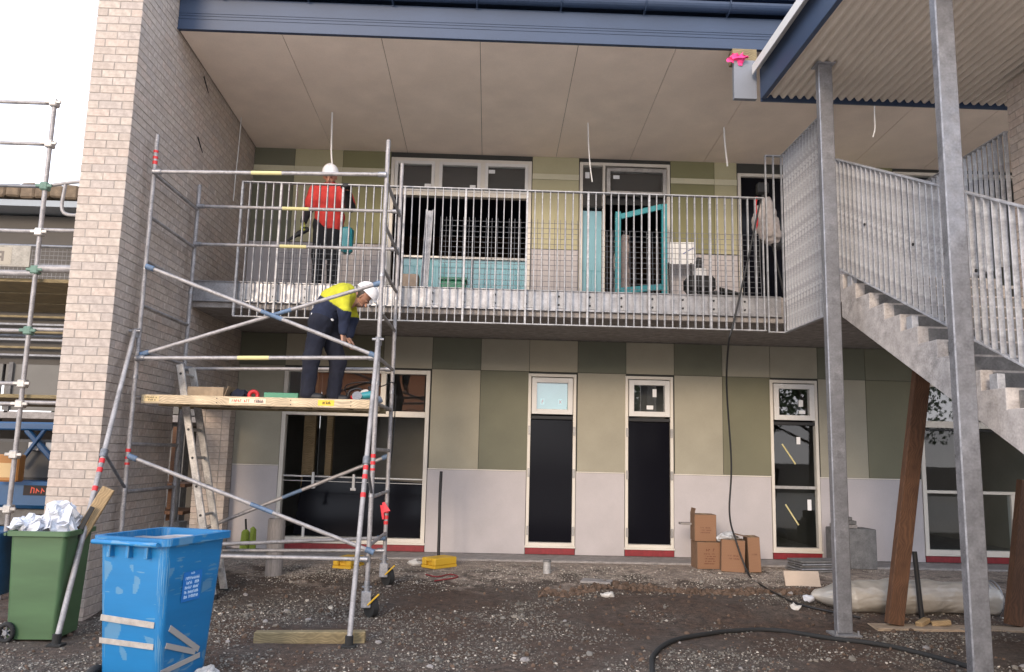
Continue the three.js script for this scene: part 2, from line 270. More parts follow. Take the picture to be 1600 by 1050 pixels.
{
  const t = thing('brick_wall', 'sunlit tan brick wall end under the corrugated canopy at far right', 'brick wall');
  const front = [], rest = []; const X0 = 5.45, Z0 = 4.12, Z1 = 8.6;
  for (let c = -4; c < 64; c++) { const y = c * CO + BH / 2, A = (c & 1) === 0; let z = Z0 + (A ? 0 : -0.12);
    while (z < Z1) { const a = Math.max(z, Z0), b = Math.min(z + BL, Z1); if (b - a > 0.04) (y > 3.4 && a < 5.3 ? front : rest).push([X0 + BW / 2, y, (a + b) / 2, BW, b - a]); z += BL + 0.01; }
    rest.push([X0 + BW + 0.01 + BL / 2, y, Z0 + BW / 2, BL, BW]); }
  layBricks(t, [...front, ...rest], Math.min(front.length, 160), 'brickwork');
  mesh('mortar', bx(X0 + 0.006, X0 + 0.35, -0.5, 5.5, Z0 + 0.006, Z1), M.mortar, t);
}

// ------------------------------------------------------------------ main building
const PX = k => -0.9 + 0.738 * k;
const bld = thing('school_building', 'two storey building with green and white panel walls, blue fascia and deep balcony', 'building');
const cx = 9.3;
{
  const wallPieces = [];
  const storey = (y0, y1, ops) => { let x = XL; for (const [a, b, c, d] of ops) { if (a > x) wallPieces.push(bx(x, a, y0, y1, -0.2, -0.016, 0.002)); if (c > y0) wallPieces.push(bx(a, b, y0, c, -0.2, -0.016, 0.002)); if (d < y1) wallPieces.push(bx(a, b, d, y1, -0.2, -0.016, 0.002)); x = b; } if (x < cx) wallPieces.push(bx(x, cx, y0, y1, -0.2, -0.016, 0.002)); };
  const G = [[-3.11, -0.92, 0.12, 2.67], [0.565, 1.295, 0.12, 2.67], [2.04, 2.77, 0.12, 2.67], [4.255, 4.985, 0.12, 2.67], [6.55, 9.1, 0.12, 2.69]];
  const U = [[-1.66, 0.55, 3.56, 6.03], [1.31, 2.74, 3.56, 6.05], [3.82, 4.72, 3.56, 5.95], [6.33, 9.1, 4.2, 6.06]];
  storey(-0.3, 3.19, G); storey(3.47, 6.25, U);
  mesh('wall_backing', wallPieces, M.backing, bld);
  const free = (ops, x0, x1, y0, y1) => !ops.some(([a, b, c, d]) => x1 > a + 0.02 && x0 < b - 0.02 && y1 > c + 0.02 && y0 < d - 0.02);
  const panel = (x0, x1, y0, y1, m) => mesh('wall_panel', bx(x0 + 0.003, x1 - 0.003, y0 + 0.003, y1 - 0.003, -0.014, rr(-0.001, 0.001), 0.0015), m, bld);
  M.upperLight = mat([.46, .425, .27], 0.72, { map: blotchT }); M.upperDark = mat([.235, .225, .115], 0.72, { map: blotchT });
  const L = () => M.panelLight[Math.floor(rnd() * 3)], D = () => M.panelDark[Math.floor(rnd() * 3)];
  const top = 'DLDLDLLDLDLLDDLDLL', mid = 'L___LD_L_LD_LDL___'; // columns from k = -4
  for (let c = 0; c < 14; c++) { const k = c - 4, a = c ? PX(k) : XL, b = Math.min(PX(k + 1), cx); if (a >= cx) break;
    panel(a, b, 2.70, 3.188, top[c] === 'D' ? D() : L());
    if (mid[c] !== '_' && free(G, a, b, 1.3, 2.6)) panel(a, Math.min(b, 6.54), 1.215, 2.70, mid[c] === 'D' ? D() : L()); }
  for (const [a, b] of [[XL, -3.115], [-0.915, 0.56], [1.30, 2.035], [2.775, 4.25], [4.99, 6.545]]) { panel(a, b, 0.0, 1.20, M.panelWhite); mesh('base_trim', bx(a + 0.003, b - 0.003, 1.2, 1.216, -0.013, 0.006, 0.002), M.frame, bld); }
  // upper storey
  const ucols = [[XL, -3.17, 'D'], [-3.17, -2.42, 'L'], [-2.42, -1.67, 'D'], [0.56, 1.30, 'L'], [2.75, 3.45, 'D'], [3.45, 3.81, 'L'], [4.73, 5.5, 'L'], [5.5, 6.32, 'D']];
  for (const [a, b, c] of ucols) { const lo = () => c === 'D' ? (a < -3 ? M.panelDark[0] : M.upperDark) : M.upperLight; panel(a, b, 5.80, 6.20, lo()); panel(a, b, 4.62, 5.79, lo()); panel(a, b, 3.56, 4.615, M.panelWhite);
    mesh('trim_strip', bx(a + 0.002, b - 0.002, 5.745, 5.835, 0.002, 0.014, 0.002), M.cream, bld); }
  // windows and doors
  const frameBars = (x0, x1, y0, y1, w, z0, z1) => [bx(x0, x0 + w, y0, y1, z0, z1), bx(x1 - w, x1, y0, y1, z0, z1), bx(x0 + w, x1 - w, y1 - w, y1, z0, z1), bx(x0 + w, x1 - w, y0, y0 + w, z0, z1)];
  const pane = (p, x0, x1, y0, y1, z = -0.04, tilt = 0) => { const g = new THREE.PlaneGeometry(x1 - x0, y1 - y0); if (tilt) g.rotateX(tilt); g.translate((x0 + x1) / 2, (y0 + y1) / 2, z); return mesh('pane', g, y0 < 2 || (y0 > 3 && y0 < 5) ? M.glassLow : M.glass, p); };
  const sticker = (p, x, y, w, h, z = -0.034) => mesh('label_sticker', bx(x, x + w, y, y + h, z, z + 0.002, 0.0005), M.white, p);
  const sill = (x0, x1, p) => { mesh('sill_membrane', bx(x0, x1, 0.005, 0.095, -0.012, 0.012), M.red, p); mesh('sill', bx(x0 - 0.01, x1 + 0.01, 0.098, 0.125, -0.06, 0.03), M.frame, p); };
  const hinge = (p, x, y) => mesh('hinge', bx(x, x + 0.035, y, y + 0.13, 0.012, 0.03, 0.004), M.alu, p);
  // three slim door units
  [[0.565, 0], [2.04, 1], [4.255, 2]].forEach(([x0, i]) => {
    const x1 = x0 + 0.73, w = sub('window', bld);
    mesh('frame', frameBars(x0, x1, 0.125, 2.67, 0.045, -0.09, 0.012), M.frame, w);
    mesh('sash', frameBars(x0 + 0.055, x1 - 0.055, 2.06, 2.61, 0.075, -0.06, 0.035), M.whitePaint, w);
    pane(w, x0 + 0.13, x1 - 0.13, 2.135, 2.535, -0.02);
    mesh('transom', bx(x0 + 0.045, x1 - 0.045, 1.985, 2.035, -0.08, 0.0), M.dark, w);
    if (i < 2) { mesh('door_leaf', bx(x0 + 0.047, x1 - 0.047, 0.18, 1.975, -0.075, -0.03, 0.003), M.blackDoor, w); for (const y of [0.28, 1.12, 1.75]) { hinge(w, x0 + 0.012, y); hinge(w, x1 - 0.047, y); } }
    else { pane(w, x0 + 0.06, x1 - 0.06, 0.18, 1.98, -0.045); mesh('mid_rail', bx(x0 + 0.045, x1 - 0.045, 1.03, 1.075, -0.06, -0.02), M.alu, w); for (const [a, b, c, d] of [[4.44, 1.70, 4.64, 1.40], [4.47, 0.80, 4.66, 0.50]]) mesh('tape_strip', beam([a, b, -0.04], [c, d, -0.04], 0.002, 0.022, 0.0005), M.yellowTape, w); sticker(w, 4.66, 1.70, 0.06, 0.11); sticker(w, 4.80, 0.72, 0.06, 0.16); sticker(w, 4.70, 2.27, 0.07, 0.1, -0.012); sticker(w, 4.70, 2.16, 0.1, 0.05, -0.012); }
    mesh('bottom_rail', bx(x0 + 0.045, x1 - 0.045, 0.17, 0.178, -0.07, 0.004, 0.002), M.alu, w);
    if (i === 1) { sticker(w, 2.46, 2.36, 0.06, 0.12, -0.012); sticker(w, 2.37, 2.17, 0.1, 0.06, -0.012); }
    sill(x0, x1, w);
    if (i === 0) { const mk = canvasMat(128, 64, (g) => { g.fillStyle = '#8fc6cf'; g.fillRect(0, 0, 128, 64); g.strokeStyle = '#8a5050'; g.lineWidth = 4; g.beginPath(); g.moveTo(18, 34); g.lineTo(24, 16); g.lineTo(28, 48); g.moveTo(14, 26); g.lineTo(34, 30); g.moveTo(92, 14); g.lineTo(112, 46); g.moveTo(110, 14); g.lineTo(90, 46); g.moveTo(88, 30); g.lineTo(114, 28); g.stroke(); });
      mesh('film', new THREE.PlaneGeometry(0.47, 0.40).translate(x0 + 0.365, 2.335, -0.035), M.reflectedSky, w); for (const [a, q] of [[0.22, 0], [0.49, 1]]) mesh('marking', new THREE.PlaneGeometry(0.06, 0.09).translate(x0 + a, 2.25, -0.033), canvasMat(48, 72, (g) => { g.fillStyle = '#8fc6cf'; g.fillRect(0, 0, 48, 72); g.strokeStyle = '#8a4f55'; g.lineWidth = 6; g.beginPath(); if (q) { g.moveTo(8, 10); g.lineTo(40, 62); g.moveTo(40, 10); g.lineTo(8, 62); g.moveTo(6, 36); g.lineTo(42, 36); } else { g.moveTo(24, 6); g.lineTo(20, 66); g.moveTo(8, 28); g.lineTo(40, 40); g.moveTo(38, 14); g.lineTo(10, 54); } g.stroke(); }), w); }  // flat blue sheet behind the sash glass paints in the reflected sky
  });
  // big ground floor window behind the scaffold, lower part still open
  { const w = sub('window', bld), a = -3.11, b = -0.92;
    mesh('frame', [...frameBars(a, b, 0.125, 2.67, 0.06, -0.11, 0.016), bx(a + 0.06, b - 0.06, 1.96, 2.045, -0.11, 0.014)], M.frame, w);
    for (const x of [-2.80, -1.62]) mesh('mullion', bx(x - 0.04, x + 0.04, 2.045, 2.61, -0.1, 0.012), M.frame, w);
    pane(w, a + 0.06, -2.84, 2.045, 2.61); pane(w, -2.76, -1.66, 2.045, 2.61); pane(w, -1.58, b - 0.06, 2.045, 2.61);
    mesh('guard_rail', rod([a + 0.06, 1.06, -0.06], [b - 0.06, 1.04, -0.06], 0.012), M.whitePaint, w);
    mesh('guard_wire', rod([a + 0.06, 0.99, -0.06], [b - 0.06, 0.975, -0.06], 0.005), M.whitePaint, w);
    for (const [x, y] of [[-2.62, 1.02], [-2.02, 1.0], [-2.72, 0.24], [-3.03, 0.3]]) mesh('catch', [bx(x, x + 0.04, y - 0.12, y + 0.1, -0.03, 0.0, 0.006), bx(x - 0.02, x + 0.06, y - 0.14, y - 0.1, -0.03, 0.01, 0.006)], M.whitePaint, w);
    sill(a, b, w); }
  // right hand ground floor window
  { const w = sub('window', bld), a = 6.55, b = 9.1;
    mesh('frame', [...frameBars(a, b, 0.125, 2.69, 0.06, -0.11, 0.014), bx(a + 0.06, b - 0.06, 2.0, 2.10, -0.11, 0.03), bx(a + 0.06, b - 0.06, 1.015, 1.06, -0.1, 0.006), bx(7.90, 7.96, 0.185, 1.015, -0.1, 0.002)], M.frame, w);
    mesh('head_gasket', bx(a + 0.06, b - 0.06, 1.955, 1.985, -0.08, 0.005), M.black, w);
    pane(w, a + 0.06, b - 0.06, 2.10, 2.63); pane(w, a + 0.06, b - 0.06, 1.06, 2.0); pane(w, a + 0.06, 7.90, 0.185, 1.015); pane(w, 7.96, b - 0.06, 0.185, 1.015);
    sill(a, b, w); }
  // balcony windows
  { const w = sub('window', bld), a = -1.66, b = 0.55;
    mesh('frame', [...frameBars(a, b, 3.56, 6.03, 0.055, -0.11, 0.016), bx(a + 0.055, b - 0.055, 5.42, 5.49, -0.11, 0.014)], M.frame, w);
    for (const x of [-0.94, -0.22]) mesh('mullion', bx(x - 0.035, x + 0.035, 5.49, 5.975, -0.1, 0.012), M.frame, w);
    for (const [p, q] of [[-1.60, -0.975], [-0.905, -0.255], [-0.185, 0.495]]) { mesh('sash', frameBars(p, q, 5.49, 5.975, 0.05, -0.06, 0.026), M.whitePaint, w); pane(w, p + 0.05, q - 0.05, 5.54, 5.925, -0.02); mesh('dark_backing', bx(p + 0.05, q - 0.05, 5.54, 5.925, -0.10, -0.095, 0.001), M.dark, w); }  // dark sheet close behind each upper pane keeps the glass dark
    sticker(w, -1.13, 5.56, 0.10, 0.06, -0.014); sticker(w, -0.42, 5.56, 0.09, 0.06, -0.014); sticker(w, -0.13, 5.82, 0.10, 0.06, -0.014);
    mesh('low_rail', bx(-1.42, b - 0.055, 4.43, 4.465, -0.08, -0.02), M.alu, w); pane(w, -1.42, -0.36, 3.62, 4.43, -0.05); pane(w, -0.34, b - 0.055, 3.62, 4.43, -0.05); mesh('low_mullion', bx(-0.36, -0.34, 3.62, 4.43, -0.07, -0.03), M.dark, w); mesh('low_sky_reflection', [bx(-1.41, -0.365, 3.62, 4.425, -0.085, -0.08, 0.001), bx(-0.335, b - 0.06, 3.62, 4.425, -0.085, -0.08, 0.001)], M.reflectedSky, w); }  // sky reflection of the low panes painted as blue sheets behind them
  { const w = sub('door', bld), a = 1.31, b = 2.74;
    mesh('frame', [...frameBars(a, b, 3.56, 6.05, 0.05, -0.11, 0.016), bx(1.675, 1.715, 3.61, 6.0, -0.1, 0.012)], M.frame, w);
    pane(w, 1.36, 1.675, 5.35, 6.0); pane(w, 1.36, 1.675, 3.61, 5.33); mesh('sash', frameBars(1.73, 2.68, 5.52, 5.96, 0.06, -0.04, 0.05), M.alu, w); pane(w, 1.79, 2.62, 5.58, 5.90, 0.0); mesh('dark_backing', bx(1.72, 2.68, 5.40, 5.99, -0.10, -0.095, 0.001), M.dark, w);  // dark sheet set close behind the upper door sash
    mesh('side_sky_reflection', bx(1.365, 1.67, 3.62, 5.28, -0.085, -0.08, 0.001), M.reflectedSky, w); mesh('dark_side_backing', bx(1.365, 1.67, 5.3, 5.99, -0.085, -0.08, 0.001), M.dark, w); mesh('transom', bx(1.36, 1.675, 5.31, 5.345, -0.09, 0.0), M.dark, w);  // blue sheet paints the sky reflection in the side light, plain dark sheet above
    sticker(w, 1.40, 5.80, 0.07, 0.1); sticker(w, 1.84, 5.79, 0.1, 0.06, 0.004); }
  { const w = sub('door', bld); mesh('frame', frameBars(3.82, 4.72, 3.56, 5.95, 0.05, -0.1, 0.014), M.frame, w); mesh('door_leaf', bx(3.87, 4.67, 3.58, 5.9, -0.09, -0.05), M.blackDoor, w); }
  { const w = sub('window', bld); mesh('frame', frameBars(6.33, 9.1, 4.2, 6.06, 0.05, -0.1, 0.014), M.frame, w); pane(w, 6.38, 9.05, 4.25, 6.01); }
  // floors, roof, rooms
  mesh('ground_slab', bx(XL, cx, -0.3, 0.0, -6, 0.0), M.concreteDark, bld);
  mesh('balcony_slab', [bx(XL + 0.004, cx, 3.19, 3.47, -6, 2.068, 0.006), bx(3.76, 5.48, 3.16, 3.47, 2.068, 3.70, 0.006)], M.slabSoffit, bld);
  mesh('floor_topping', bx(XL + 0.004, cx, 3.47, 3.535, -0.012, 2.03, 0.004), mat([.56, .51, .46], 0.9, { map: spotT }), bld);
  mesh('edge_beam', bx(XL + 0.01, 3.70, 3.275, 3.52, 2.068, 2.082, 0.002), M.galv, bld);
  mesh('edge_flange', [bx(XL + 0.01, 3.70, 3.262, 3.275, 2.068, 2.12, 0.002), bx(XL + 0.01, 3.70, 3.52, 3.532, 2.03, 2.10, 0.002)], M.galv, bld);
  for (let x = -3.15; x < 3.6; x += 0.4) { const xx = x + rr(-0.01, 0.01), p = mesh('fixing_plate', bx(xx - 0.06, xx + 0.06, 3.30, 3.50, 2.082, 2.092, 0.002), M.galvBar, bld); for (const y of [3.345, 3.455]) mesh('bolt', [rod([xx - 0.025, y, 2.09], [xx - 0.025, y, 2.112], 0.014, 0.012, 6)], M.black, p); }
  const sh = g => { const p = g.attributes.position; for (let i = 0; i < p.count; i++) p.setY(i, p.getY(i) + p.getZ(i) * 0.058); g.computeVertexNormals(); return g; };
  const sx = [XL + 0.012]; for (let k = 0; k < 10; k++) sx.push(-2.59 + 1.174 * k); sx.push(cx);
  for (let i = 0; i + 1 < sx.length; i++) mesh('soffit_panel', sh(bx(sx[i] + 0.003, sx[i + 1] - 0.003, 6.118, 6.13, -0.01, 3.19, 0.001)), M.soffit, bld);
  mesh('soffit_backing', sh(bx(XL + 0.002, cx, 6.132, 6.17, -0.2, 3.19)), M.backing, bld);
  mesh('roof', [sh(bx(XL + 0.002, cx, 6.72, 6.8, -6.2, 3.3))], M.blue, bld);
  mesh('side_wall', [bx(XL - 0.25, XL - 0.002, -0.3, 6.9, -6, -0.01), bx(cx, cx + 0.2, -0.3, 6.9, -6, 3.2), bx(XL, cx, -0.3, 6.5, -6.2, -6.0)], M.plaster, bld);
  // fascia and gutter
  const fz = 3.20, f = [bx(XL + 0.004, cx, 6.315, 6.70, fz, fz + 0.02, 0.002)]; mesh('fascia', f, M.blue, bld);
  mesh('fascia_lip', [bx(XL + 0.004, cx, 6.295, 6.312, fz - 0.02, fz + 0.035, 0.002)], M.trimBlue, bld);
  for (const y of [6.43, 6.47, 6.50]) mesh('fascia_rib', bx(XL + 0.004, cx, y, y + (y === 6.43 ? 0.012 : 0.006), fz + 0.02, fz + 0.026, 0.001), M.blue, bld);
  { const s = []; for (let i = 0; i <= 10; i++) { const a = Math.PI * i / 10; s.push(new THREE.Vector2(-Math.cos(a) * 0.085, -Math.sin(a) * 0.085)); } for (let i = 10; i >= 0; i--) { const a = Math.PI * i / 10; s.push(new THREE.Vector2(-Math.cos(a) * 0.081, -Math.sin(a) * 0.081)); }
    const g = new THREE.ExtrudeGeometry(new THREE.Shape(s), { depth: cx - XL - 0.004, bevelEnabled: false }); g.applyMatrix4(new THREE.Matrix4().makeBasis(V(0, 0, 1), V(0, 1, 0), V(-1, 0, 0))); g.translate(cx, 6.80, fz + 0.108); const gu = mesh('gutter', uvm(g), M.blue, bld);
    for (let x = -3.3; x < 8; x += 1.0) mesh('gutter_bracket', [bx(x, x + 0.022, 6.68, 6.80, fz + 0.02, fz + 0.03, 0.001), path([[x + 0.011, 6.70, fz + 0.02], [x + 0.011, 6.708, fz + 0.12], [x + 0.011, 6.76, fz + 0.19], [x + 0.011, 6.81, fz + 0.205]], 0.009, 10, 6)], M.blue, gu); }
  // rooms seen through the openings
  const ri = [bx(0.25, 0.35, 0, 3.19, -5.9, -0.21), bx(3.6, 3.7, 0, 3.19, -5.9, -0.21), bx(5.6, 5.7, 0, 3.19, -5.9, -0.21), bx(0.6, 1.26, 0.1, 2.68, -0.5, -0.4), bx(2.08, 2.74, 0.1, 2.68, -0.5, -0.4)];
  mesh('partition', ri, M.interior, bld);
  mesh('partition', [bx(-2.2, -1.0, 0, 3.0, -3.1, -3.0), bx(-0.55, 0.25, 0, 3.0, -3.1, -3.0), bx(-1.0, -0.55, 2.15, 3.0, -3.1, -3.0)], M.plaster, bld, 'grey plaster room divider behind the open window');
  mesh('stud', [bx(-3.05, -2.86, 0, 3.0, -1.3, -1.2), bx(-2.68, -2.58, 0, 3.0, -1.35, -1.2)], M.pine, bld);
  mesh('partition', [bx(XL, cx, 3.54, 6.1, -5.0, -4.9), bx(0.7, 0.8, 3.54, 6.1, -4.9, -0.21)], M.ply, bld);
  mesh('cable_bundle', path([[-2.0, 3.0, -2.9], [-2.06, 2.2, -2.85], [-2.22, 1.2, -2.8], [-2.3, 0.6, -2.8]], 0.025), M.timber, bld);
}
// canopy over the stair
{
  const t = thing('stair_canopy', 'blue edged canopy with corrugated soffit on galvanised posts above the stair', 'canopy');
  const x0 = 3.06, x1 = 6.4, z0 = 3.34, z1 = 8.8, y = 5.64;
  const prof = []; const pitch = 0.098; for (let x = x0 + 0.05; x <= x1; x += pitch / 8) prof.push([x, y + 0.02 * Math.max(-1, Math.min(1, 1.9 * Math.cos((x - x0) / pitch * 6.283)))]);
  const pos = [], uv = [], idx = []; prof.forEach(([x, yy], i) => { for (const z of [z0 + 0.04, z1]) { pos.push(x, yy, z); uv.push(x, z); } if (i) { const a = i * 2; idx.push(a - 2, a, a - 1, a, a + 1, a - 1); } });
  const g = new THREE.BufferGeometry(); g.setAttribute('position', new THREE.Float32BufferAttribute(pos, 3)); g.setAttribute('uv', new THREE.Float32BufferAttribute(uv, 2)); g.setIndex(idx); g.computeVertexNormals();
  mesh('corrugated_soffit', g, mat([.66, .58, .50], 0.55, { side: THREE.DoubleSide, map: blotchT }), t);
  mesh('roof_deck', bx(x0 + 0.03, x1, y + 0.05, y + 0.33, z0 + 0.05, z1, 0.01), M.trimBlue, t);
  mesh('fascia', bx(x0, x0 + 0.03, y - 0.012, y + 0.36, z0 + 0.01, z1), M.blue, t);
  mesh('fascia_lip', bx(x0 - 0.004, x0 + 0.05, y - 0.028, y - 0.013, z0 + 0.01, z1), M.trimBlue, t);
  mesh('back_flashing', bx(x0, x1, y - 0.045, y + 0.36, z0 - 0.02, z0 + 0.008), M.trimBlue, t);
  mesh('barge_cap', [bx(x0 - 0.10, x0 + 0.02, y + 0.365, y + 0.385, z0 + 0.02, z1), bx(x0 - 0.105, x0 - 0.09, y + 0.27, y + 0.384, z0 + 0.02, z1, 0.002)], M.whitePaint, t);
  mesh('end_box', bx(2.76, 3.03, 5.64, 6.12, 3.235, 3.30), mat([.20, .215, .25], 0.6, { map: blotchT }), t); mesh('end_box_lining', bx(2.76, 3.05, 6.125, 6.285, 3.10, 3.26), M.oldTimber, t);
  for (const [px, pz, top, base] of [[3.445, 4.2, y - 0.02, gy(3.45, 4.2)], [3.525, 6.25, y - 0.02, gy(3.5, 6.25)]]) {
    const p = mesh('post', bx(px - 0.075, px + 0.075, base + 0.012, top, pz - 0.06, pz + 0.03, 0.009), M.galvPost, t);
    mesh('base_plate', bx(px - 0.13, px + 0.13, base - 0.02, base + 0.014, pz - 0.12, pz + 0.10, 0.003), M.galv, p); mesh('cap_plate', bx(px - 0.10, px + 0.10, top - 0.008, top + 0.012, pz - 0.10, pz + 0.07, 0.003), M.galv, p);
    for (const s of [-1, 1]) mesh('bolt', rod([px + s * 0.105, base, pz + 0.075], [px + s * 0.105, base + 0.05, pz + 0.075], 0.012, 0.012, 6), M.galv, p);
  }
}
// stair
{
  const t = thing('concrete_stair', 'bare concrete stair flight descending beside the galvanised posts', 'staircase');
  const ri = 0.16, tr = 0.29, n = 21, pts = [[3.70, 3.45]]; let z = 3.74 - tr, y = 3.45;
  for (let i = 0; i < n; i++) { z += tr; pts.push([z, y]); y -= ri; pts.push([z, y]); }
  pts.push([z + 0.3, y]); pts.push([z + 0.3, y - 0.3]); pts.push([3.70, 3.0]);
  const g = new THREE.ExtrudeGeometry(new THREE.Shape(pts.map(p => new THREE.Vector2(...p))), { depth: 1.59, bevelEnabled: true, bevelSize: 0.006, bevelThickness: 0.006, bevelSegments: 1 });
  g.applyMatrix4(new THREE.Matrix4().makeBasis(V(0, 0, 1), V(0, 1, 0), V(-1, 0, 0))); g.translate(5.36, 0, 0);
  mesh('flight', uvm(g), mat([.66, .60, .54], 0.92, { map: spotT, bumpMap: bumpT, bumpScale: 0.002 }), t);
  for (const k of [0, 4, 8, 12]) mesh('bracket', bx(3.77, 3.83, 3.45 - (k + 1) * ri, 3.57 - (k + 1) * ri, 3.74 + k * tr + 0.1, 3.74 + k * tr + 0.2), M.galvBar, t);
  for (let k = 0; k < 12; k++) mesh('dark_riser_face', bx(3.86, 5.3, 3.45 - (k + 1) * ri + 0.004, 3.45 - k * ri - 0.012, 3.74 + k * tr + 0.007, 3.74 + k * tr + 0.016, 0.002), M.concreteDark, t);  // thin darker sheet over each riser; the flight itself is one concrete
}
// ------------------------------------------------------------------ balustrades
{
  const bar = (w, h, d) => cbox(w, h, d, 0.0025);
  const f = thing('balustrade', 'long galvanised steel balcony balustrade with vertical flat bars', 'balustrade', [0, 0, 2.16]);
  const x0 = -3.25, x1 = 3.47, yb = 3.07, yt = 4.82;
  mesh('top_rail', bx(x0, x1, yt - 0.012, yt + 0.004, -0.03, 0.03), M.galvBar, f); mesh('bottom_rail', bx(x0, x1, yb - 0.006, yb + 0.01, -0.03, 0.03), M.galvBar, f);
  const gb = bar(0.0125, yt - yb - 0.02, 0.045), gp = bar(0.026, yt - yb - 0.02, 0.05); let k = 0;
  for (let x = x0 + 0.008; x < x1 + 0.01; x += 0.0985, k++) { const post = k % 8 === 5 || k === 0, m = mesh(post ? 'post' : 'baluster', post ? gp : gb, M.galvBar, f); m.position.set(x + rr(-.002, .002), (yb + yt) / 2, 0); m.rotation.z = rr(-.0015, .0015); m.rotation.y = rr(-.06, .06); }
  const l = thing('balustrade', 'taller galvanised balustrade panel turning the landing corner above the stair', 'balustrade');
  { const yb = 3.055, yt = 5.40, h = yt - yb; mesh('top_rail', [bx(3.5, 3.75, yt - 0.012, yt + 0.004, 2.135, 2.185), bx(3.70, 3.75, yt - 0.012, yt + 0.004, 2.186, 3.5)], M.galvBar, l); mesh('bottom_rail', [bx(3.5, 3.75, yb - 0.006, yb + 0.01, 2.135, 2.185), bx(3.70, 3.75, yb - 0.006, yb + 0.01, 2.186, 3.5)], M.galvBar, l);
    const a = bar(0.0125, h - 0.02, 0.045), b = bar(0.045, h - 0.02, 0.0125); for (const x of [3.507, 3.61, 3.715]) mesh('baluster', a, M.galvBar, l).position.set(x, (yb + yt) / 2, 2.16);
    for (let z = 2.26; z < 3.5; z += 0.0935) mesh('baluster', b, M.galvBar, l).position.set(3.725, (yb + yt) / 2, z); }
  const r = thing('balustrade', 'shaded galvanised balustrade beside the tan brick wall end, far side of landing', 'balustrade');
  { const yb = 3.5, yt = 4.99; mesh('top_rail', bx(5.41, 5.46, yt - 0.012, yt + 0.004, 2.2, 4.1), M.galvBar, r); mesh('bottom_rail', bx(5.41, 5.46, yb + 0.05, yb + 0.066, 2.2, 3.7), M.galvBar, r); const b = bar(0.045, yt - yb - 0.06, 0.0125); for (let z = 2.21; z < 4.1; z += 0.0935) mesh('baluster', b, M.galvBar, r).position.set(5.435, (yb + yt) / 2 + 0.02, z); }
  const s = thing('balustrade', 'galvanised balustrade sloping down beside the concrete stair flight', 'balustrade');
  { const zA = 3.66, zB = 10.2, top = z => 4.77 - (z - 3.7) * 0.5, bot = z => 3.52 - (z - 3.7) * 0.478;
    mesh('top_rail', beam([3.785, top(zA), zA], [3.785, top(zB), zB], 0.05, 0.016), M.galvBar, s); mesh('bottom_rail', beam([3.785, bot(zA), zA], [3.785, bot(zB), zB], 0.05, 0.016), M.galvBar, s);
    const b = bar(0.045, 1.0, 0.0125); for (let z = zA + 0.01; z < zB; z += 0.0985) { const m = mesh('baluster', b, M.galvBar, s); m.position.set(3.785, (top(z) + bot(z)) / 2, z); m.scale.y = top(z) - bot(z) - 0.012; m.rotation.y = rr(-.05, .05); }
    for (let z = 4.3; z < 9; z += 0.9) mesh('bolt', rod([3.755, top(z) - 0.62, z], [3.765, top(z) - 0.62, z], 0.014), M.black, s); }
}

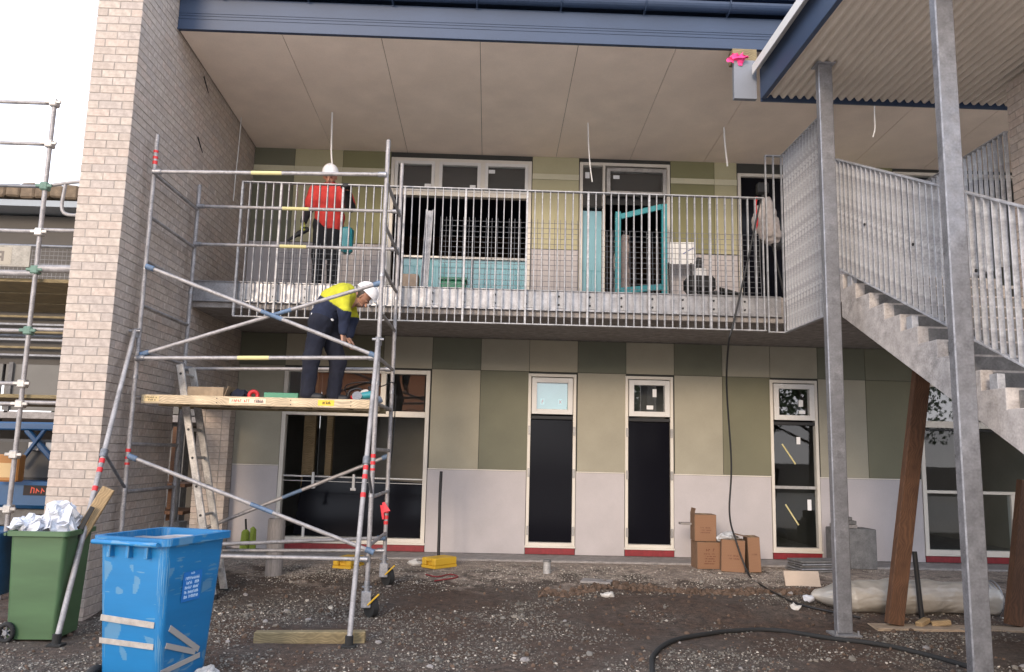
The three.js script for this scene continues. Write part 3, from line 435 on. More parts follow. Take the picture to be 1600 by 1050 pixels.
// ------------------------------------------------------------------ mobile scaffold tower
{
  const t = thing('mobile_scaffold', 'galvanised tube scaffold tower on castors in front of the left window', 'scaffold');
  const xl = -3.68, xr = -1.19, zf = 3.75, zr = 2.45, R = 0.024, gf = gy(-1.1, 3.5);
  const std = (x, z, top, lab) => mesh('standard', rod([x, 0.08, z], [x, top, z], R, R, 14), M.scaf, t, lab);
  const SFL = std(xl, zf, 4.78), SFR = std(xr, zf, 4.80), SRL = std(xl, zr, 4.66), SRR = std(xr, zr, 5.02);
  for (const [p, x, z, y] of [[SFL, xl, zf, 4.44], [SFL, xl, zf, 1.25], [SFR, xr, zf, 1.25], [SRR, xr, zr, 0.6]]) for (const q of [0, 0.06, 0.13]) mesh('tape_band', rod([x, y + q, z], [x, y + q + rr(.02, .045), z], R + 0.002), M.redPlastic, p);
  for (const [p, x, z] of [[SFL, xl, zf], [SFR, xr, zf], [SRL, xl, zr], [SRR, xr, zr]]) for (const y of [1.0, 2.15, 3.3]) mesh('spigot_collar', rod([x, y - 0.02, z], [x, y + 0.02, z], R + 0.005), M.galv, p);
  for (const x of [xl, xr]) for (let k = 0; k < 9; k++) { const y = 0.5 + k * 0.48; mesh('frame_rung', rod([x, y, zf - R], [x, y, zr + R], 0.019), M.scaf, t); }
  const tube = (n, a, b, r = 0.021, m = M.scaf) => { const o = mesh(n, rod(a, b, r, r, 12), m, t); for (const [p, q] of [[a, b], [b, a]]) { const d = V(...q).sub(V(...p)).normalize(); mesh('hook', rod([p[0], p[1], p[2]], [p[0] + d.x * 0.09, p[1] + d.y * 0.09, p[2] + d.z * 0.09], r + 0.009), n.includes('brace') ? M.hook : M.galv, o); } return o; };
  const taped = (n, a, b) => { const o = tube(n, a, b), A = V(...a), B = V(...b), p = A.clone().lerp(B, 0.42), q = A.clone().lerp(B, 0.55); mesh('tape', rod(p.toArray(), q.toArray(), 0.0225), M.yellowTape, o); return o; };
  taped('ledger', [xl, 4.35, zf + 0.03], [xr, 4.40, zf + 0.03]); taped('ledger', [xl, 4.38, zr + 0.03], [xr, 4.39, zr + 0.03]); taped('ledger', [xl, 3.90, zr + 0.03], [xr, 3.91, zr + 0.03]);
  taped('ledger', [xl, 2.34, zf + 0.03], [xr, 2.41, zf + 0.03]); tube('ledger', [xl, 2.37, zr], [xr, 2.43, zr]);
  tube('ledger', [xl, 0.37, zf + 0.03], [xr, 0.37, zf + 0.03]); tube('ledger', [xl, 0.25, zr], [xr, 0.30, zr]); tube('plan_brace', [xl, 0.42, zf - 0.06], [xr, 0.45, zr + 0.04]);
  const crossTape = (o, a, b, f) => { const A = V(...a), B = V(...b); mesh('tape', rod(A.clone().lerp(B, f).toArray(), A.clone().lerp(B, f + 0.09).toArray(), 0.0225), M.hook, o); };
  let a, b; a = [xl + .03, 3.31, zf + 0.05]; b = [xr, 2.42, zf + 0.05]; crossTape(tube('brace', a, b), a, b, 0.5); a = [xl + .03, 2.38, zf - 0.01]; b = [xr, 3.22, zf - 0.01]; crossTape(tube('brace', a, b), a, b, 0.53);
  a = [xl + .03, 1.34, zf + 0.05]; b = [xr + 0.06, 0.44, zf + 0.05]; crossTape(tube('brace', a, b), a, b, 0.5); a = [xl + .03, 0.36, zr - 0.03]; b = [xr, 1.40, zr - 0.03]; crossTape(tube('brace', a, b), a, b, 0.5);
  // outriggers
  const outr = (x, top, foot) => { const o = mesh('outrigger', rod(top, foot, 0.0235, 0.0235, 14), M.scaf, t); const T = V(...top), F = V(...foot), u = f => T.clone().lerp(F, f).toArray();
    mesh('rubber_foot', [rod([foot[0], foot[1] - 0.03, foot[2]], [foot[0], foot[1] + 0.05, foot[2]], 0.035), bx(foot[0] - 0.06, foot[0] + 0.06, foot[1] - 0.045, foot[1] - 0.025, foot[2] - 0.05, foot[2] + 0.05)], M.rubber, o);
    mesh('clamp', [rod([top[0], top[1] - 0.06, top[2] - 0.05], [top[0], top[1] + 0.03, top[2] - 0.03], 0.036), rod([top[0] - 0.06, top[1], top[2]], [top[0] + 0.06, top[1], top[2]], 0.014)], M.galv, o);
    for (const f of [0.47, 0.50, 0.56]) mesh('tape_band', rod(u(f), u(f + 0.015), 0.0255), M.redPlastic, o); mesh('arm_clamp', rod(u(0.44), u(0.465), 0.035), M.scafDark, o);
    mesh('swing_arm', rod(u(0.45), [x, 1.02, zf], 0.016), M.scafDark, o); };
  outr(xl, [xl - 0.02, 2.62, zf + 0.06], [-3.515, gy(-3.5, 5.12) + 0.045, 5.12]); outr(xr, [xr - 0.0, 2.60, zf + 0.06], [-1.14, gy(-1.14, 5) + 0.045, 5.0]);
  // castors
  for (const [x, z] of [[xl, zf], [xr, zf], [xl, zr], [xr, zr]]) { const g = gy(x, z - 0.05), c = sub('castor', t, [x, g, z]); const w = new THREE.CylinderGeometry(0.10, 0.10, 0.06, 28); w.rotateZ(Math.PI / 2); w.rotateY(0.7); w.translate(0.045, 0.10, -0.04); mesh('wheel', w, M.rubber, c);
    mesh('fork', [bx(-0.05, 0.05, 0.10, 0.26, -0.03, 0.03, 0.006), rod([0, 0.24, 0], [0, 0.36, 0], 0.03)], M.galv, c); mesh('brake_lever', rod([0.02, 0.13, 0.03], [0.13, 0.24, 0.05], 0.009), M.yellow, c); mesh('adjuster_nut', rod([-0.05, 0.3, 0], [0.05, 0.3, 0], 0.012), M.scafDark, c); }
  // red rag and cord tied to the rear standard
  { const s = new THREE.Shape([[0, 0.07], [0.03, 0.08], [0.10, -0.02], [0.05, -0.03], [0.01, -0.05]].map(p => new THREE.Vector2(...p))); const g = jitter(new THREE.ExtrudeGeometry(s, { depth: 0.004, bevelEnabled: false, steps: 1 }), 0.006, 20); g.translate(xr - 0.05, 0.78, zr + 0.05); mesh('rag', g, M.pinkRed, SRR, 'small red rag'); mesh('rag', jitter(rod([xr - 0.03, 0.66, zr + 0.04], [xr - 0.05, 0.82, zr + 0.04], 0.012, 0.025), 0.01, 20), M.pinkRed, SRR, 'small red rag'); }
}
{ // working platform boards
  const gs = (x0, x1, z0, z1, y0) => [bx(x0, x1, y0, y0 + 0.095, z1 - 0.035, z1, 0.004), bx(x0, x1, y0, y0 + 0.095, z0, z0 + 0.035, 0.004), bx(x0 + 0.002, x1 - 0.002, y0 + 0.075, y0 + 0.092, z0 + 0.035, z1 - 0.035, 0.002)];
  const t = thing('scaffold_plank', 'cream painted scaffold plank with red and yellow stickers nearest the camera', 'plank');
  const x0 = -3.655, x1 = -1.235, z1 = 3.62; mesh('deck', gs(x0, x1, 3.14, z1, 1.885), M.plank, t); for (let x = x0 + 0.3; x < x1; x += 0.45) mesh('cross_rail', bx(x, x + 0.04, 1.89, 1.955, 3.18, 3.58), M.oldTimber, t);
  const lab = (x, w, h, m, n) => mesh(n, new THREE.PlaneGeometry(w, h).translate(x, 1.936, z1 + 0.0015), m, t);
  lab(-2.55, 0.38, 0.05, canvasMat(304, 40, (g) => { g.fillStyle = '#e8c9ad'; g.fillRect(0, 0, 304, 40); g.strokeStyle = '#c03a34'; scribble(g, 6, 8, 184, 24, 17); g.strokeStyle = '#5b5252'; scribble(g, 196, 6, 104, 28, 13); }), 'sticker');
  lab(-1.73, 0.17, 0.06, canvasMat(136, 48, (g) => { g.fillStyle = '#dcb73a'; g.fillRect(0, 0, 136, 48); g.fillStyle = '#3a3216'; g.strokeStyle = '#3a3216'; scribble(g, 12, 12, 112, 24, 14); }), 'sticker');
  lab(-3.55, 0.16, 0.06, canvasMat(128, 48, (g) => { g.fillStyle = '#d9c090'; g.fillRect(0, 0, 128, 48); g.strokeStyle = '#3d3628'; scribble(g, 6, 6, 116, 14, 12); scribble(g, 30, 26, 90, 14, 9); }), 'sticker');
  for (const x of [-2.87, -1.47, -2.1]) for (const y of [1.91, 1.955]) mesh('rivet', rod([x, y, z1 - 0.002], [x, y, z1 + 0.003], 0.006, 0.006, 8), M.black, t);
  const u = thing('scaffold_plank', 'scaffold plank on the far side of the tower, behind the stickered plank', 'plank'); mesh('deck', gs(x0, x1, 2.56, 3.08, 1.885), M.oldTimber, u); for (let x = x0 + 0.3; x < x1; x += 0.45) mesh('cross_rail', bx(x, x + 0.04, 1.89, 1.955, 2.6, 3.04), M.oldTimber, u);
}
{ // ladder standing inside the tower
  const t = thing('ladder', 'aluminium ladder leaning inside the scaffold tower near the brick wall', 'ladder');
  const g0 = gy(-2.95, 3.1), A = [-3.49, 2.36], B = [-2.93, g0]; const at = f => [A[0] + (B[0] - A[0]) * f, A[1] + (B[1] - A[1]) * f];
  for (const z of [3.09, 2.72]) { const s = mesh('stile', beam([A[0], A[1], z], [B[0], B[1] + 0.03, z], 0.028, 0.085, 0.008, V(0, 0, 1).cross(V(B[0] - A[0], B[1] - A[1], 0)).normalize()), M.alu, t); mesh('foot', bx(B[0] - 0.05, B[0] + 0.05, B[1], B[1] + 0.05, z - 0.03, z + 0.03), M.rubber, s); for (let k = 0; k < 8; k++) { const [x, y] = at((k + 0.35) / 8.2); mesh('rung_end', rod([x, y, z + 0.013], [x, y, z + 0.018], 0.014), M.black, s); } }
  for (let k = 0; k < 8; k++) { const [x, y] = at((k + 0.35) / 8.2); mesh('rung', rod([x, y, 2.72], [x, y, 3.09], 0.017), M.alu, t); }
}

// ------------------------------------------------------------------ people
function netsMesh(sdf, lo, hi, cell) { // surface nets
  const n = [0, 1, 2].map(i => Math.ceil((hi[i] - lo[i]) / cell) + 2), [nx, ny, nz] = n, F = new Float32Array(nx * ny * nz), id = (i, j, k) => (k * ny + j) * nx + i;
  for (let k = 0; k < nz; k++) for (let j = 0; j < ny; j++) for (let i = 0; i < nx; i++) F[id(i, j, k)] = sdf(lo[0] + i * cell, lo[1] + j * cell, lo[2] + k * cell);
  const vi = new Int32Array(nx * ny * nz).fill(-1), pos = [], idx = [];
  const C = [[0, 0, 0], [1, 0, 0], [0, 1, 0], [1, 1, 0], [0, 0, 1], [1, 0, 1], [0, 1, 1], [1, 1, 1]], E = [[0, 1], [2, 3], [4, 5], [6, 7], [0, 2], [1, 3], [4, 6], [5, 7], [0, 4], [1, 5], [2, 6], [3, 7]];
  for (let k = 0; k < nz - 1; k++) for (let j = 0; j < ny - 1; j++) for (let i = 0; i < nx - 1; i++) {
    const f = C.map(c => F[id(i + c[0], j + c[1], k + c[2])]); let m = 0; for (let q = 0; q < 8; q++) if (f[q] < 0) m |= 1 << q; if (m === 0 || m === 255) continue;
    let x = 0, y = 0, z = 0, c = 0; for (const [a, b] of E) if ((f[a] < 0) !== (f[b] < 0)) { const t = f[a] / (f[a] - f[b]); x += C[a][0] + t * (C[b][0] - C[a][0]); y += C[a][1] + t * (C[b][1] - C[a][1]); z += C[a][2] + t * (C[b][2] - C[a][2]); c++; }
    vi[id(i, j, k)] = pos.length / 3; pos.push(lo[0] + (i + x / c) * cell, lo[1] + (j + y / c) * cell, lo[2] + (k + z / c) * cell);
  }
  const quad = (a, b, c, d, flip) => { if (a < 0 || b < 0 || c < 0 || d < 0) return; if (flip) idx.push(a, c, b, a, d, c); else idx.push(a, b, c, a, c, d); };
  for (let k = 1; k < nz - 1; k++) for (let j = 1; j < ny - 1; j++) for (let i = 1; i < nx - 1; i++) { const f0 = F[id(i, j, k)] < 0;
    if (f0 !== F[id(i + 1, j, k)] < 0) quad(vi[id(i, j - 1, k - 1)], vi[id(i, j, k - 1)], vi[id(i, j, k)], vi[id(i, j - 1, k)], !f0);
    if (f0 !== F[id(i, j + 1, k)] < 0) quad(vi[id(i - 1, j, k - 1)], vi[id(i - 1, j, k)], vi[id(i, j, k)], vi[id(i, j, k - 1)], !f0);
    if (f0 !== F[id(i, j, k + 1)] < 0) quad(vi[id(i - 1, j - 1, k)], vi[id(i, j - 1, k)], vi[id(i, j, k)], vi[id(i - 1, j, k)], !f0); }
  const g = new THREE.BufferGeometry(); g.setAttribute('position', new THREE.Float32BufferAttribute(pos, 3)); g.setAttribute('uv', new THREE.Float32BufferAttribute(pos.flatMap((_, q) => q % 3 === 0 ? [pos[q] + pos[q + 2] * 0.7, pos[q + 1]] : []), 2)); g.setIndex(idx); g.computeVertexNormals(); return g;
}
const smin = (a, b, k) => { const h = Math.max(k - Math.abs(a - b), 0) / k; return Math.min(a, b) - h * h * k * 0.25; };
function bone(x, y, z, a, b, ra, rb, flat = 1) { const bx_ = b[0] - a[0], by = b[1] - a[1], bz = b[2] - a[2], px = x - a[0], py = y - a[1], pz = z - a[2], t = Math.max(0, Math.min(1, (px * bx_ + py * by + pz * bz) / (bx_ * bx_ + by * by + bz * bz))); const dx = px - bx_ * t, dy = py - by * t, dz = (pz - bz * t) * flat; return Math.sqrt(dx * dx + dy * dy + dz * dz) - (ra + (rb - ra) * t); }
function field(bones, k = 0.05, wr = 0) { return (x, y, z) => { let d = 9; for (const b of bones) d = smin(d, bone(x, y, z, b[0], b[1], b[2], b[3], b[4] || 1), b[5] || k); return d + (wr ? wr * noise.noise(x * 16, y * 10, z * 16) + wr * 0.6 * noise.noise(x * 34, y * 22, z * 34) : 0); }; }
function box3(bones, pad) { const lo = [9, 9, 9], hi = [-9, -9, -9]; for (const b of bones) for (const p of [b[0], b[1]]) for (let i = 0; i < 3; i++) { const r = Math.max(b[2], b[3]) + pad; lo[i] = Math.min(lo[i], p[i] - r); hi[i] = Math.max(hi[i], p[i] + r); } return [lo, hi]; }
function blob(bones, cell, k, wr) { const [lo, hi] = box3(bones, 0.05); return netsMesh(field(bones, k, wr), lo, hi, cell); }
function handBones(w, dir, out, thumb, curl) { // palm and five fingers; dir along the hand, out = back of the hand, thumb side
  const D = V(...dir).normalize(), O = V(...out).normalize(), T = V(...thumb).normalize(), P = (a, b, c) => V(...w).addScaledVector(D, a).addScaledVector(T, b).addScaledVector(O, c).toArray(), r = [];
  for (const b of [-0.03, -0.01, 0.01, 0.03]) r.push([P(0, b * 0.6, 0), P(0.085, b, 0), 0.016, 0.013]);
  [[0.032, 0.075], [0.011, 0.085], [-0.011, 0.078], [-0.032, 0.06]].forEach(([b, L]) => { let a = 0.088, c = 0, ang = curl * 0.5; for (let s = 0; s < 3; s++) { const l = L * [0.45, 0.32, 0.23][s], a2 = a + l * Math.cos(ang), c2 = c - l * Math.sin(ang); r.push([P(a, b, c), P(a2, b * 1.05, c2), 0.0095 - s * 0.001, 0.0085 - s * 0.001]); a = a2; c = c2; ang += curl; } });
  r.push([P(0.02, 0.03, -0.005), P(0.055, 0.058, -0.02), 0.013, 0.0105], [P(0.055, 0.058, -0.02), P(0.085, 0.062, -0.038), 0.0105, 0.009]); return r;
}
function headGeo(tilt, turnY, roll, p, hairC) { // head in local coordinates, face to +z, centre at the ears; vertex colours for skin, hair, brows, lips
  const parts = [[[0, 0.035, -0.012], [0, 0.04, -0.02], 0.088, 0.086], [[0, -0.02, 0.012], [0, -0.075, 0.035], 0.072, 0.045], [[0, -0.012, 0.088], [0, -0.035, 0.105], 0.009, 0.014], [[-0.03, 0.012, 0.078], [0.03, 0.012, 0.078], 0.012, 0.012], [[-0.018, -0.068, 0.072], [0.018, -0.068, 0.072], 0.012, 0.012],
    [[-0.082, 0.012, -0.006], [-0.084, -0.028, -0.004], 0.014, 0.009, 1, 0.01], [[0.082, 0.012, -0.006], [0.084, -0.028, -0.004], 0.014, 0.009, 1, 0.01], [[0, -0.06, -0.02], [0, -0.16, -0.03], 0.055, 0.058]];
  const g = blob(parts, 0.006, 0.022); const c = [], q = g.attributes.position;
  for (let i = 0; i < q.count; i++) { const x = q.getX(i), y = q.getY(i), z = q.getZ(i); let k = [.36, .185, .12];
    if (z < -0.005 && y > -0.05 || y > 0.075) k = hairC; if (z > 0.06 && Math.abs(y + 0.063) < 0.007 && Math.abs(x) < 0.026) k = [.22, .07, .06]; if (z > 0.03 && y < -0.05 && Math.abs(y + 0.063) > 0.008 && z > 0.01) k = [.16, .09, .065];
    for (const s of [-1, 1]) { const ex = x - s * 0.033; if (z > 0.05 && Math.hypot(ex, (y - 0.004) * 1.6) < 0.011) k = [.03, .02, .016]; if (z > 0.06 && Math.abs(ex) < 0.02 && Math.abs(y - 0.022) < 0.005) k = [.04, .025, .02]; } c.push(...k); }
  g.setAttribute('color', new THREE.Float32BufferAttribute(c, 3)); return place(g, p, tilt, turnY, roll);
}
function paint(g, f) { const c = [], q = g.attributes.position; for (let i = 0; i < q.count; i++) c.push(...f(q.getX(i), q.getY(i), q.getZ(i))); g.setAttribute('color', new THREE.Float32BufferAttribute(c, 3)); return g; }
function helmetGeo(p, tilt, turnY, roll) { const pr = []; for (let i = 0; i <= 12; i++) { const a = i / 12 * Math.PI / 2; pr.push(new THREE.Vector2(Math.max(0.0001, Math.cos(a)) * 0.118, Math.sin(a) * 0.128)); } const g = new THREE.LatheGeometry([new THREE.Vector2(0.131, -0.006), new THREE.Vector2(0.121, 0.002), ...pr], 32); g.scale(0.94, 1, 1.14);
  const rim = new THREE.TorusGeometry(0.124, 0.005, 6, 36); rim.rotateX(Math.PI / 2); rim.scale(0.96, 1, 1.16); const peak = new THREE.CylinderGeometry(0.105, 0.115, 0.008, 24, 1, false, -1.05, 2.1); peak.scale(1, 1, 1.05); peak.translate(0, -0.006, 0.068); const ridge = new THREE.TorusGeometry(0.127, 0.008, 6, 24, Math.PI); ridge.rotateY(Math.PI / 2); ridge.scale(1, 1.0, 1.1); return [g, rim, peak, ridge].map(q => place(q, p, tilt, turnY, roll)); }
const vskin = new THREE.MeshStandardMaterial({ vertexColors: true, roughness: 0.6 }), vcloth = new THREE.MeshStandardMaterial({ vertexColors: true, roughness: 0.95, map: clothT });
{ // worker on the balcony, looking down, one hand on the rail
  const t = thing('person', 'person in red vest, black clothing and white hard hat standing behind the balcony balustrade', 'person', [-2.24, 3.536, 1.66]);
  const wl = [-0.30, 0.86, 0.12], wr = [0.31, 1.27, 0.40];
  const body = [[[-.1, .08, 0], [-.1, .48, .02], .045, .058], [[-.1, .48, .02], [-.09, .88, 0], .06, .085], [[.1, .08, .02], [.1, .48, .03], .045, .058], [[.1, .48, .03], [.09, .88, 0], .06, .085], [[-.06, .93, 0], [.06, .93, 0], .12, .12, 1.2], [[0, .95, 0], [0, 1.3, 0], .125, .14, 1.3], [[-.15, 1.36, 0], [.15, 1.36, 0], .07, .07], [[-.19, 1.36, 0], [-.27, 1.1, 0], .055, .045], [[-.27, 1.1, 0], wl, .043, .03], [[.19, 1.36, 0], [.31, 1.1, .14], .055, .045], [[.31, 1.1, .14], wr, .043, .03], [[0, 1.38, 0], [0, 1.48, .01], .06, .055]];
  const hands = [...handBones(wl, [-.1, -.7, .35], [-.9, 0, .2], [.2, .2, .9], 0.9)], hand2 = [...handBones(wr, [0, .25, .9], [0, 1, -.2], [-1, 0, 0], 1.0)];
  const flat = g => paint(g, () => [.36, .185, .12]);
  mesh('body', [flat(blob(body, 0.014, 0.06)), flat(blob(hands, 0.0045, 0.012)), flat(blob(hand2, 0.0045, 0.012)), headGeo(0.42, 0.0, 0, [0, 1.545, 0.045], [.02, .015, .012])], vskin, t);
  mesh('trousers', blob([[[-.1, .07, 0], [-.1, .48, .02], .072, .082], [[-.1, .48, .02], [-.085, .86, 0], .085, .108], [[.1, .07, .02], [.1, .48, .03], .072, .082], [[.1, .48, .03], [.085, .86, 0], .085, .108], [[-.07, .92, 0], [.07, .92, 0], .128, .128, 1.15]], 0.014, 0.05, 0.008), mat([.010, .011, .016], 0.95, { map: clothT }), t);
  mesh('shirt', blob([[[0, .98, 0], [0, 1.3, 0], .14, .152, 1.25], [[-.15, 1.36, 0], [.15, 1.36, 0], .082, .082], [[-.19, 1.36, 0], [-.27, 1.1, 0], .072, .062], [[-.27, 1.1, 0], [-.297, .9, .105], .06, .046], [[.19, 1.36, 0], [.31, 1.1, .14], .072, .062], [[.31, 1.1, .14], [.31, 1.24, .36], .06, .046], [[0, 1.40, 0], [0, 1.45, 0], .075, .07]], 0.014, 0.05, 0.006), mat([.012, .012, .016], 0.95, { map: clothT }), t);
  mesh('vest', blob([[[0, .97, 0], [0, 1.3, 0], .185, .172, 1.2], [[-.12, 1.36, 0], [.12, 1.36, 0], .095, .095], [[.1, .86, 0.02], [.12, 1.0, 0], .1, .1], [[-.19, 1.36, 0], [-.262, 1.14, 0], .09, .082], [[.19, 1.36, 0], [.285, 1.17, .07], .09, .08]], 0.014, 0.05, 0.008), mat([.60, .038, .03], 0.8, { map: clothT }), t);
  for (const x of [-.1, .1]) mesh('boot', blob([[[x, .05, -.04], [x, .04, .14], .058, .042], [[x, .05, -.03], [x, .16, 0], .055, .058]], 0.012, 0.03), M.black, t);
  for (const [h, b] of [[hands, wl], [hand2, wr]]) mesh('glove', blob(h.map(q => [q[0], q[1], q[2] + 0.004, q[3] + 0.004]), 0.005, 0.014), b === wl ? mat([.25, .27, .05], 0.9) : M.black, t);
  mesh('hard_hat', helmetGeo([0, 1.60, 0.04], 0.30, 0, 0), mat([.78, .78, .80], 0.4), t);
  single('cordless_drill', [beam([-2.60, 4.22, 1.86], [-2.46, 4.33, 1.80], 0.06, 0.07, 0.02), rod([-2.70, 4.13, 1.90], [-2.58, 4.23, 1.86], 0.012, 0.03), beam([-2.52, 4.30, 1.80], [-2.55, 4.39, 1.80], 0.05, 0.05, 0.015)], M.black, 'black cordless drill pointing down in the hand of the person in red vest', 'drill');
  single('tool_bag', jitter(bx(-2.03, -1.88, 4.02, 4.36, 1.68, 1.86, 0.03), 0.02, 9), M.teal, 'blue tool bag hanging at the hip of the person in red vest', 'bag');
}
{ // worker on the plank, bent forward to the right
  const t = thing('person', 'person in yellow and navy work shirt and white hard hat bending over on the plank', 'person', [-1.84, 1.978, 3.15]);
  const A = [0.19, 0.73, 0.17], B = [0.20, 0.74, -0.17], sh = [0.17, 1.17, 0.17], sh2 = [0.17, 1.17, -0.17], el = [0.2, 0.96, 0.2], el2 = [0.22, 0.97, -0.2];
  const legs = (e) => [[[-.17, .07, .12], [-.15, .46, .13], .052 + e, .06 + e], [[-.15, .46, .13], [-.09, .84, .08], .062 + e, .09 + e], [[.07, .07, -.1], [.10, .46, -.11], .052 + e, .06 + e], [[.10, .46, -.11], [-.03, .84, -.08], .062 + e, .09 + e], [[-.08, .88, .06], [-.06, .90, -.06], .12 + e * .8, .12 + e * .8]];
  const torso = e => [[[-.07, .94, 0], [.05, 1.12, 0], .13 + e, .145 + e, .86], [[.05, 1.12, 0], [.15, 1.2, 0], .14 + e, .125 + e, .8], [[.16, 1.17, .13], [.16, 1.17, -.13], .085 + e, .085 + e]];
  const armsUp = e => [[sh, el, .055 + e, .047 + e], [sh2, el2, .055 + e, .047 + e]], armsLow = (e, f) => [[el, [el[0] + (A[0] - el[0]) * f, el[1] + (A[1] - el[1]) * f, el[2] + (A[2] - el[2]) * f], .045 + e, .032 + e], [el2, [el2[0] + (B[0] - el2[0]) * f, el2[1] + (B[1] - el2[1]) * f, el2[2] + (B[2] - el2[2]) * f], .045 + e, .032 + e]];
  const h1 = handBones(A, [.15, -1, 0], [-.9, -.1, .3], [.3, 0, -.9], 0.8), h2 = handBones(B, [.15, -1, 0], [-.9, -.1, -.3], [.3, 0, .9], 0.8), flat = g => paint(g, () => [.40, .22, .15]);
  mesh('body', [flat(blob([...legs(0), ...torso(0), ...armsUp(0), ...armsLow(0, 1), [[.16, 1.2, 0], [.29, 1.22, 0], .06, .055]], 0.014, 0.06)), flat(blob(h1, 0.0045, 0.012)), flat(blob(h2, 0.0045, 0.012)), headGeo(0.9, Math.PI / 2, 0, [0.36, 1.19, 0], [.03, .02, .015])], vskin, t);
  mesh('trousers', blob(legs(0.028), 0.014, 0.05, 0.009), mat([.012, .014, .028], 0.95, { map: clothT }), t);
  mesh('belt_line', blob([[[-.16, .96, .1], [-.16, .96, -.1], .03, .03], [[-.13, .955, .11], [.06, .90, .12], .016, .014]], 0.008, 0.03), M.white, t, 'pale shirt tail showing at the waist');
  mesh('shirt', paint(blob([...torso(0.024), ...armsUp(0.022), ...armsLow(0.018, 0.85)], 0.01, 0.05, 0.008), (x, y, z) => { const up = (x + 0.07) * 0.55 + (y - 0.94) * 0.83; return up > 0.185 && y > 0.985 ? [.62, .60, .035] : [.018, .026, .06]; }), vcloth, t);
  for (const [x, z] of [[-.17, .12], [.07, -.1]]) mesh('boot', blob([[[x - .03, .045, z], [x + .14, .04, z], .055, .042], [[x, .05, z], [x, .15, z], .055, .06]], 0.012, 0.03), M.black, t);
  mesh('hard_hat', helmetGeo([0.405, 1.235, 0], 0.75, Math.PI / 2, 0), mat([.74, .72, .72], 0.4), t);
}

// ------------------------------------------------------------------ things on the plank
const PY = 1.982;
{
  const t = thing('cardboard_box', 'open light brown cardboard tray on the plank next to the ladder', 'box'); mesh('box', [bx(-3.38, -2.98, PY, PY + 0.13, 2.85, 3.10, 0.004)], mat([.48, .36, .24], 0.85, { map: grainT }), t); mesh('flap', beam([-2.975, PY + 0.005, 2.98], [-2.93, PY + 0.145, 2.98], 0.25, 0.005, 0.001), mat([.48, .36, .24], 0.85, { map: grainT }), t);
  single('rag_pile', jitter(new THREE.SphereGeometry(0.1, 24, 16).scale(1.1, 0.55, 0.9).translate(-2.82, PY + 0.05, 3.0), 0.05, 14), M.navyCloth, 'crumpled navy rag lying on the plank beside the cardboard tray', 'rag');
  single('red_tape_roll', place(new THREE.TorusGeometry(0.045, 0.022, 10, 24), [-2.66, PY + 0.05, 3.05], 0, 0.3), M.redPlastic, 'red roll on the plank between the navy rag and the green tray', 'tape roll');
  const g = thing('green_tray', 'flat green plastic tray on the plank in front of the window frame', 'tray'); mesh('tray', [bx(-2.52, -2.16, PY, PY + 0.02, 2.85, 3.10), bx(-2.53, -2.15, PY + 0.02, PY + 0.085, 3.09, 3.105, 0.004), bx(-2.53, -2.15, PY + 0.02, PY + 0.085, 2.845, 2.86, 0.004), bx(-2.53, -2.515, PY + 0.02, PY + 0.085, 2.86, 3.09, 0.004), bx(-2.165, -2.15, PY + 0.02, PY + 0.085, 2.86, 3.09, 0.004)], M.green, g);
  const s = thing('circular_saw', 'red and black power tool on the plank at the bending person\'s feet', 'power tool'); mesh('housing', jitter(new THREE.SphereGeometry(0.07, 20, 14).scale(1.4, 0.75, 0.8).translate(-1.50, PY + 0.06, 2.96), 0.012, 20), M.redPlastic, s); mesh('handle', path([[-1.62, PY + 0.05, 2.98], [-1.60, PY + 0.13, 2.98], [-1.5, PY + 0.16, 2.97], [-1.40, PY + 0.09, 2.96]], 0.016), M.black, s); mesh('blade_guard', place(new THREE.CylinderGeometry(0.075, 0.075, 0.03, 24), [-1.41, PY + 0.075, 3.04], Math.PI / 2), M.galv, s);
  const d = thing('grinder', 'teal bodied power tool beside the right hand scaffold standard on the plank', 'power tool'); mesh('body', rod([-1.46, PY + 0.06, 3.22], [-1.28, PY + 0.09, 3.20], 0.035, 0.045), M.teal, d); mesh('grip', rod([-1.33, PY + 0.09, 3.20], [-1.36, PY + 0.17, 3.12], 0.018), M.black, d); mesh('disc', place(new THREE.CylinderGeometry(0.055, 0.055, 0.006, 24), [-1.47, PY + 0.06, 3.26], 1.2), M.scafDark, d);
  single('grey_sack', jitter(new THREE.SphereGeometry(0.11, 28, 18).scale(1.25, 0.55, 1).translate(-1.40, PY + 0.058, 2.72), 0.035, 12), mat([.25, .29, .36], 0.85, { map: clothT }), 'grey blue cloth sack slumped at the right end of the far plank', 'sack');
  single('power_lead', path([[-1.62, PY + 0.06, 3.0], [-1.66, PY + 0.2, 2.9], [-1.45, PY + 0.25, 2.85], [-1.3, PY + 0.21, 2.75], [-1.17, PY + 0.28, 2.5], [-1.15, PY + 0.1, 2.4], [-1.16, PY - 0.5, 2.4], [-1.22, PY - 1.1, 2.42]], 0.007, 60), M.black, 'black lead looping over the tools and down the rear scaffold standard', 'cable');
}

